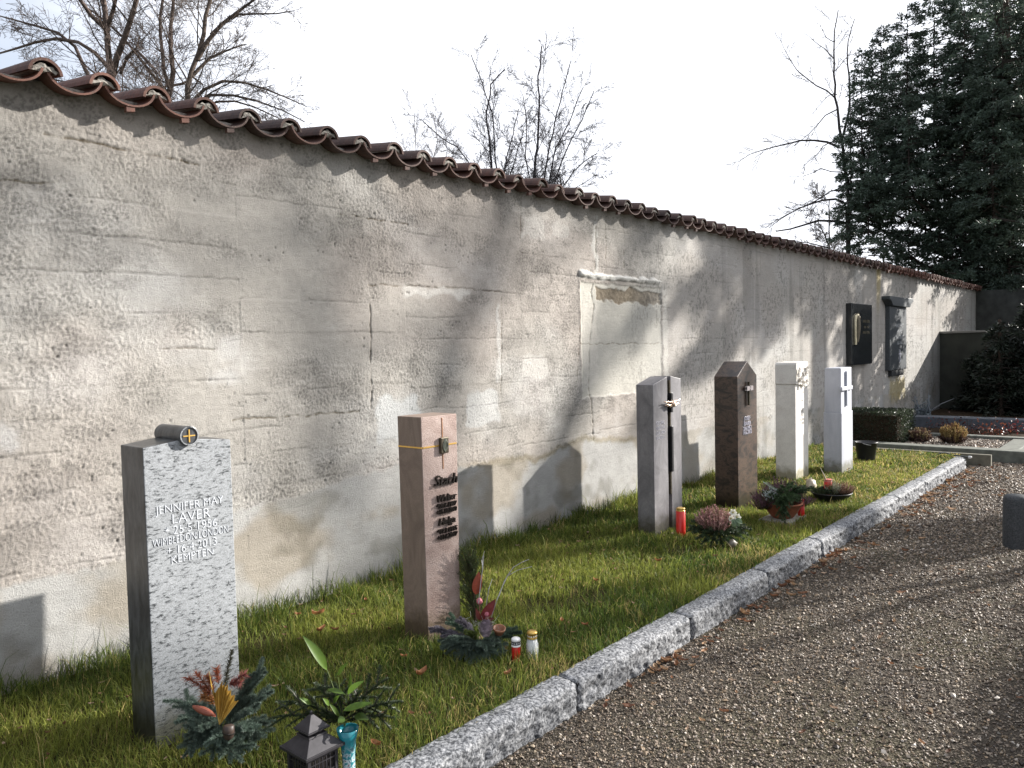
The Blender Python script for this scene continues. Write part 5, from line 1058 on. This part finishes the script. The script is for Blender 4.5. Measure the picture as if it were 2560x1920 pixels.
# --- terracotta bowl on its slab
sx, sy = 6.98, -1.60
A = Acc(); A.box((sx-.22, sy-.14, -.06), (sx+.20, sy+.15, .012)); tag(A.build('stone_slab', plain('slab_stone', (.30, .29, .25), .9, .25, 18, .3, .003), None, (sx, sy, -.06), bevel=.006), 'flat pale stone slab under the terracotta bowl', 'slab')
org = np.array([sx-.03, sy, .012]); g = thing('planting_bowl', 'terracotta bowl with purple heather, fir and silver leaves on a stone slab', 'planter', org, 'planted bowls on the lawn')
A = Acc(); A.lathe([(.085, 0), (.10, .012), (.145, .075), (.172, .128), (.180, .130), (.180, .142), (.166, .142), (.14, .10), (0, .10)], org, 36); A.build('bowl', plain('terracotta', (.27, .088, .042), .8, .25, 25, .2, .002), g, smooth=True)
A = Acc()
for dx, dy, n_, h_, r_ in ((-.11, .10, 120, .19, .12), (0, .05, 150, .27, .12), (.10, -.02, 140, .27, .12), (-.17, .12, 80, .13, .09), (.18, -.13, 60, .10, .08), (-.02, .12, 80, .22, .10)): heather(A, org+[dx, dy, .09], r_, h_, n_, [(.20, .10, .14), (.26, .14, .17), (.15, .08, .11), (.18, .14, .09)], w=.0026, nl=.010, spread=.75)
A.build('heather', M_dryleaf, g)
d5 = 7.0; K = lambda x, y, dd=0: at(1780+x/5.267, 1150+y/5.267, d5+dd)
A = Acc(); ctr = K(960, 480, .0)
for x, y, dd, sg in ((700, 480, -.02, .1), (760, 540, -.06, .12), (850, 600, -.10, .14), (940, 700, -.14, .14), (960, 830, -.16, .10), (900, 660, -.14, .14), (1060, 600, -.1, .1), (1040, 340, -.05, .1), (980, 380, -.1, .1), (1150, 360, 0, .05), (1250, 430, .0, .1), (1180, 540, -.05, .1), (860, 420, -.08, .1), (1300, 370, .05, .05), (960, 590, -.15, .1), (1020, 520, -.16, .1), (920, 800, -.15, .1)):
    e = K(x, y, dd); c2 = np.array((.06, .10, .042))*rng.uniform(.7, 1.2); s0 = ctr+(e-ctr)*.12; sprig(A, s0, e, .024, c2, sg, w=.003, n=int(np.linalg.norm(e-s0)*1500))
    v = np.cross(nrm(e-s0), [0, 0, 1]); m_ = s0+(e-s0)*.5+[0, 0, sg*.3]
    for s_ in (-1, 1): sprig(A, m_, m_+(e-s0)*.45+v*s_*.07, .022, c2, .04, w=.003, n=130)
A.build('fir_branches', M_needle, g)
A = Acc()
for k in range(60): q = K(rng.uniform(680, 860), rng.uniform(380, 500), -.06); A.leaves([q], [rng.normal(0, 1, 3)+[0, 0, .5]], [rng.normal(0, 1, 3)], .035, .006, (.34, .38, .37), .1)
q = np.linspace(0, 1, 20)
for k in q: p_ = K(690+170*k, 310+120*k, -.05); A.leaves([p_, p_], [(.3, -.6, .5), (.1, .5, .6)], [(0, 0, 1)]*2, .03, .006, (.3, .35, .30), .1)
A.build('silver_leaves', M_leaf, g)
tall_candle((sx+.145, sy-.105), .15, .030, 'red grave candle on the stone slab beside the terracotta bowl', .012, M_red)

# --- pale rounded stone and black bowl
p = gnd(1500+1572/3.016, 850+1120/3.016); A = Acc(); ell(A, (p[0]+.03, p[1]-.02, .025), (.075, .055, .085), (.42, .36, .28), 16, 10, .006); tag(A.build('rounded_stone', M_tint, None, (p[0], p[1], -.03), smooth=True), 'pale rounded stone leaning at the foot of the white limestone pillar', 'stone')
p = gnd(1500+1745/3.016, 850+1200/3.016); org = np.array([p[0], p[1], -.02]); g = thing('planting_bowl', 'shallow black bowl with brown and white heather in front of the bluish pillar', 'planter', org, 'planted bowls on the lawn')
A = Acc(); A.lathe([(.12, 0), (.15, .03), (.195, .085), (.20, .095), (.19, .095), (.17, .07), (0, .065)], org, 36); A.build('bowl', plain('black_plastic', (.012, .012, .013), .45, .3, 20, .05), g, smooth=True)
A = Acc()
for dx, dy, n_, h_, r_, cs in ((.07, -.10, 130, .14, .10, [(.26, .15, .10), (.32, .20, .14), (.20, .11, .07)]), (-.01, -.02, 90, .17, .07, [(.30, .32, .20), (.40, .40, .30), (.2, .22, .1)]), (.10, -.02, 80, .13, .08, [(.30, .17, .12), (.18, .1, .07)]), (-.09, .08, 80, .10, .09, [(.05, .07, .03), (.07, .09, .03)])): heather(A, org+[dx, dy, .055], r_, h_, n_, cs, w=.0028, nl=.010, spread=.6)
A.build('heather', M_dryleaf, g)
A = Acc()
for k in range(16): a = rng.uniform(0, 6.28); q = org+[-.08, .08, .08]; sprig(A, q, q+np.array([math.cos(a)*.11, math.sin(a)*.11, rng.uniform(.0, .07)]), .02, (.03, .045, .02), .1, w=.003, n=130)
A.build('fir_branches', M_needle, g)
tall_candle((org[0]+.0, org[1]+.03), .205, .042, 'thick red grave candle standing in the black planting bowl', .0, plain('pale_red_lid', (.55, .16, .12), .4, .1, 20, .02))
A = Acc(); q = org+[-.02, .03, .18]; A.tube([q, q+[-.03, .02, .08], q+[-.07, .05, .17]], [.005, .004, .002], 5, (.6, .55, .5)); tag(A.build('dry_stalk', M_dryleaf, None, q), 'pale dry stalk sticking up from the black bowl', 'stalk')

# --- bucket, trowel-shaped object and plants of the far graves
p = np.array([11.11, -1.12, -.03]); g = thing('bucket', 'black plastic bucket on the grass behind the bluish pillar', 'bucket', p)
A = Acc(); A.lathe([(.105, 0), (.108, .01), (.140, .255), (.150, .258), (.150, .268), (.136, .268), (.104, .03), (0, .028)], p, 32); A.build('tub', plain('bucket_plastic', (.016, .017, .019), .4, .3, 12, .05), g, smooth=True)
A = Acc(); a = np.linspace(0, math.pi, 14); A.tube(np.stack([p[0]+.153*np.cos(a), p[1]-.06*np.sin(a)-.06*np.sin(a), p[2]+.262-.035*np.sin(a)], -1), .004, 5, (.4, .4, .4)); A.build('handle', M_tint, g)
p = gnd(2280+640/6.914, 1000+985/6.914); p[2] = -.02; g = thing('dark_lawn_object', 'small dark trowel-shaped object lying in the grass near the end of the kerb', 'tool', p)  # object of unknown kind, given the shape of a trowel
A = Acc(); A.tube([p+[-.02, -.06, .05], p+[.0, -.13, .045], p+[.03, -.22, .03]], [.012, .010, .014], 8, (.05, .055, .05)); ell(A, p+[.035, -.24, .03], (.02, .03, .02), (.55, .55, .54), 10, 6); A.build('handle', M_tint, g, smooth=True)
A = Acc(); broad(A, p+[-.01, -.04, .05], p+[-.06, .16, .03], .05, (0, 0, 1), (.045, .05, .05), .12); A.build('blade', M_tint, g, smooth=True)
for x, y, r_, h_, lab, cs in ((13.62, -1.2, .16, .24, 'small straw coloured heather tuft next to the low clipped hedge', [(.36, .28, .15), (.16, .09, .07), (.12, .07, .05)]), (13.65, -1.68, .19, .34, 'larger straw coloured heather tuft in the middle of the pebble bed', [(.42, .31, .13), (.40, .28, .11), (.30, .18, .09)])):
    g = thing('heather_plant', lab, 'plant', (x, y, -.03), 'heather tufts in the pebble bed'); A = Acc(); heather(A, (x, y, -.03), r_, h_, 190, cs, w=.006, nl=.02, spread=.5); A.build('spikes', M_dryleaf, g); A = Acc(); heather(A, (x, y, -.03), r_*1.05, h_*.5, 120, [(.10, .06, .05)], w=.006, nl=.02); A.build('undergrowth', M_dryleaf, g)
for x, y, s_, lab, cc in ((15.05, -1.62, .15, 'red leaved low shrub on the left in the bed behind the pebbles', (.07, .02, .017)), (14.95, -1.98, .13, 'orange red low shrub just behind the pebble bed border', (.15, .05, .028)), (15.6, -2.15, .16, 'bright red low shrub before the bluish stone border', (.11, .025, .025)), (15.5, -1.2, .14, 'dark reddish shrub with one pink bloom near the hedge', (.08, .03, .03))):
    g = thing('red_shrub', lab, 'shrub', (x, y, -.03), 'small red shrubs of the far graves'); n = 80; P = np.array([x, y, .08])+rng.normal(0, 1, (n, 3))*[s_, s_, .07]; P[:, 2] = np.abs(P[:, 2])
    A = Acc(); A.leaves(P, rng.normal(0, 1, (n, 3)), rng.normal(0, 1, (n, 3)), .05, .016, np.array(cc)*rng.uniform(.5, 1.5, (n, 1)), .1); A.build('leaves', M_leaf, g)
    A = Acc()
    for k in range(14): A.tube([(x, y, -.03), P[k*5]], [.006, .003], 4, (.08, .05, .04)); 
    A.build('stems', M_bark, g)
p = np.array([16.75, -.55, .0]); g = thing('silver_plant', 'grey silvery plant with spreading dry stalks at the foot of the wall', 'plant', p); A = Acc(); B = Acc()
for k in range(60): a = rng.uniform(0, 6.28); v = np.array([math.cos(a)*.3, math.sin(a)*.3, rng.uniform(.25, 1)])*rng.uniform(.25, .6); A.tube([p, p+v*.5+rng.normal(0, .03, 3), p+v], [.014, .01, .005], 4, (.20, .22, .25)); B.leaves(p+v*rng.random((10, 1)), rng.normal(0, 1, (10, 3)), rng.normal(0, 1, (10, 3)), .08, .018, (.16, .19, .20), .1)
A.tube([p+[0, -.1, .2], p+[.05, -.3, .36], p+[.15, -.5, .46]], [.014, .009, .004], 5, (.13, .135, .145)); A.build('stalks', M_tint, g); B.build('leaves', M_leaf, g)
p = at(2570, 868, 14.0); g0 = np.array([p[0], p[1], PATH_Z]); g = thing('stone_marker', 'pale bluish stone marker just entering the picture at the right edge', 'gravestone', g0)
A = Acc(); q = np.array([RT[0], RT[1], 0]); q /= np.linalg.norm(q); z0 = p[2]-g0[2]
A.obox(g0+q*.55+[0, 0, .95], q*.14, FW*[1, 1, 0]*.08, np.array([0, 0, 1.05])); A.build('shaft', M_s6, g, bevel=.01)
A = Acc(); P = [p+q*.02-[0, 0, .09], p+q*.95-[0, 0, .09], p+q*.95+[0, 0, .10], p-q*.055+[0, 0, .10]]; f_ = np.array([FW[0], FW[1], 0])*.055
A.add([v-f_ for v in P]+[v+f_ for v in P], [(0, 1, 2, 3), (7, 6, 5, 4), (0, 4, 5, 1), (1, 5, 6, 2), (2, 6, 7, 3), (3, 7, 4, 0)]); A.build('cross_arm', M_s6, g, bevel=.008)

# --- fallen leaves
def curled(A, p, s_, az, col, curl):
    k = 5; q = np.linspace(-1, 1, k); u_ = np.array([math.cos(az), math.sin(az), 0]); v_ = np.array([-math.sin(az), math.cos(az), 0]); V = []
    for a in q:
        w_ = s_*.5*(1-a*a*.85)*rng.uniform(.8, 1.15)
        for b_ in (-1, 0, 1): V.append(p+u_*a*s_+v_*b_*w_+np.array([0, 0, s_*(curl*(abs(b_)*.7+a*a*.6))+rng.normal(0, s_*.06)]))
    i = [(r*3+c_, r*3+c_+1, (r+1)*3+c_+1, (r+1)*3+c_) for r in range(k-1) for c_ in (0, 1)]; A.add(V, i, col)
BR = [(.22, .105, .055), (.27, .15, .08), (.15, .07, .04), (.33, .21, .12), (.38, .27, .19)]
A = Acc()
for x0_, n_, sp in ((3.3, 5, .25), (3.75, 30, .22), (4.5, 14, .25), (5.0, 10, .2), (5.6, 12, .3), (6.4, 40, .30), (7.1, 16, .3), (8.2, 14, .3), (9.0, 40, .45), (10.0, 40, .5), (11.2, 60, .7)):
    for k in range(n_):
        x_ = x0_+rng.normal(0, sp); y_ = -2.19-abs(rng.exponential(.05+.02*max(0, x_-6))); curled(A, np.array([x_, y_, PATH_Z+.012]), rng.uniform(.012, .028)*(1+.05*x_), rng.uniform(0, 6.28), np.array(BR[rng.integers(5)])*rng.uniform(.7, 1.2), rng.uniform(.2, .7))
for k in range(150):
    x_ = rng.uniform(3, 13); y_ = rng.uniform(-3.8, -2.25); curled(A, np.array([x_, y_, PATH_Z+.012]), rng.uniform(.008, .02)*(1+.04*x_), rng.uniform(0, 6.28), np.array(BR[rng.integers(5)])*rng.uniform(.7, 1.2), rng.uniform(.1, .6))
tag(A.build('leaf_litter', M_dryleaf), 'dry brown leaf litter blown along the foot of the kerb', 'leaves', kind='stuff')
A = Acc()
for k in range(330):
    x_ = .6+11.4*rng.random()**1.3; y_ = rng.uniform(-2.03, -.1); curled(A, np.array([x_, y_, .012+rng.random()*.012]), rng.uniform(.006, .014)*(1+.06*x_), rng.uniform(0, 6.28), np.array(BR[rng.integers(5)])*rng.uniform(.6, 1.2), rng.uniform(.2, .8))
tag(A.build('leaf_crumbs', M_dryleaf), 'small dry leaf pieces scattered through the grass', 'leaves', kind='stuff')
for k, (x, y, s_) in enumerate(((796, 1548, .03), (803, 1590, .028), (838, 1588, .018), (1055, 1700, .03), (1010, 1655, .014), (1462, 1575, .016), (1405, 1565, .018), (1645, 1412, .02), (1490, 1462, .018), (915, 1512, .016), (1105, 1510, .016), (940, 1880, .02), (1270, 1700, .02), (745, 1548, .014))):
    p = gnd(x, y); p[2] = .028; A = Acc(); curled(A, p, s_*1.25, rng.uniform(0, 6.28), np.array((.30, .13, .055))*rng.uniform(.8, 1.2), .7)
    tag(A.build('fallen_leaf', M_dryleaf, None, p, smooth=True), 'curled reddish brown fallen leaf lying on the lawn', 'leaf', 'fallen leaves on the lawn')
# taller grass tufts along the foot of the wall
n = 2600; gx = .8+8*rng.random(n)**1.2; kx = sst(.5, .75, fbm(gx*2.3, gx*0+3, 3, 144)); k_ = rng.random(n) < .15+kx; gx = gx[k_]; n = len(gx); gy = -.03-np.abs(rng.normal(0, .05, n)); h = rng.uniform(.06, .19, n)
V, C, F4, F3 = blades(np.stack([gx, gy, np.full(n, -.03)], -1), h, np.full(n, .0022), np.abs(rng.normal(.3, .25, n)), np.array((.06, .085, .02))*rng.uniform(.5, 1.3, (n, 1)))
A = Acc(); A.add(V, F4, C); A.F.append(F3); A.M.append(0); tag(A.build('wall_grass', M_grass), 'taller dark grass tufts growing along the foot of the wall', 'grass', kind='stuff')
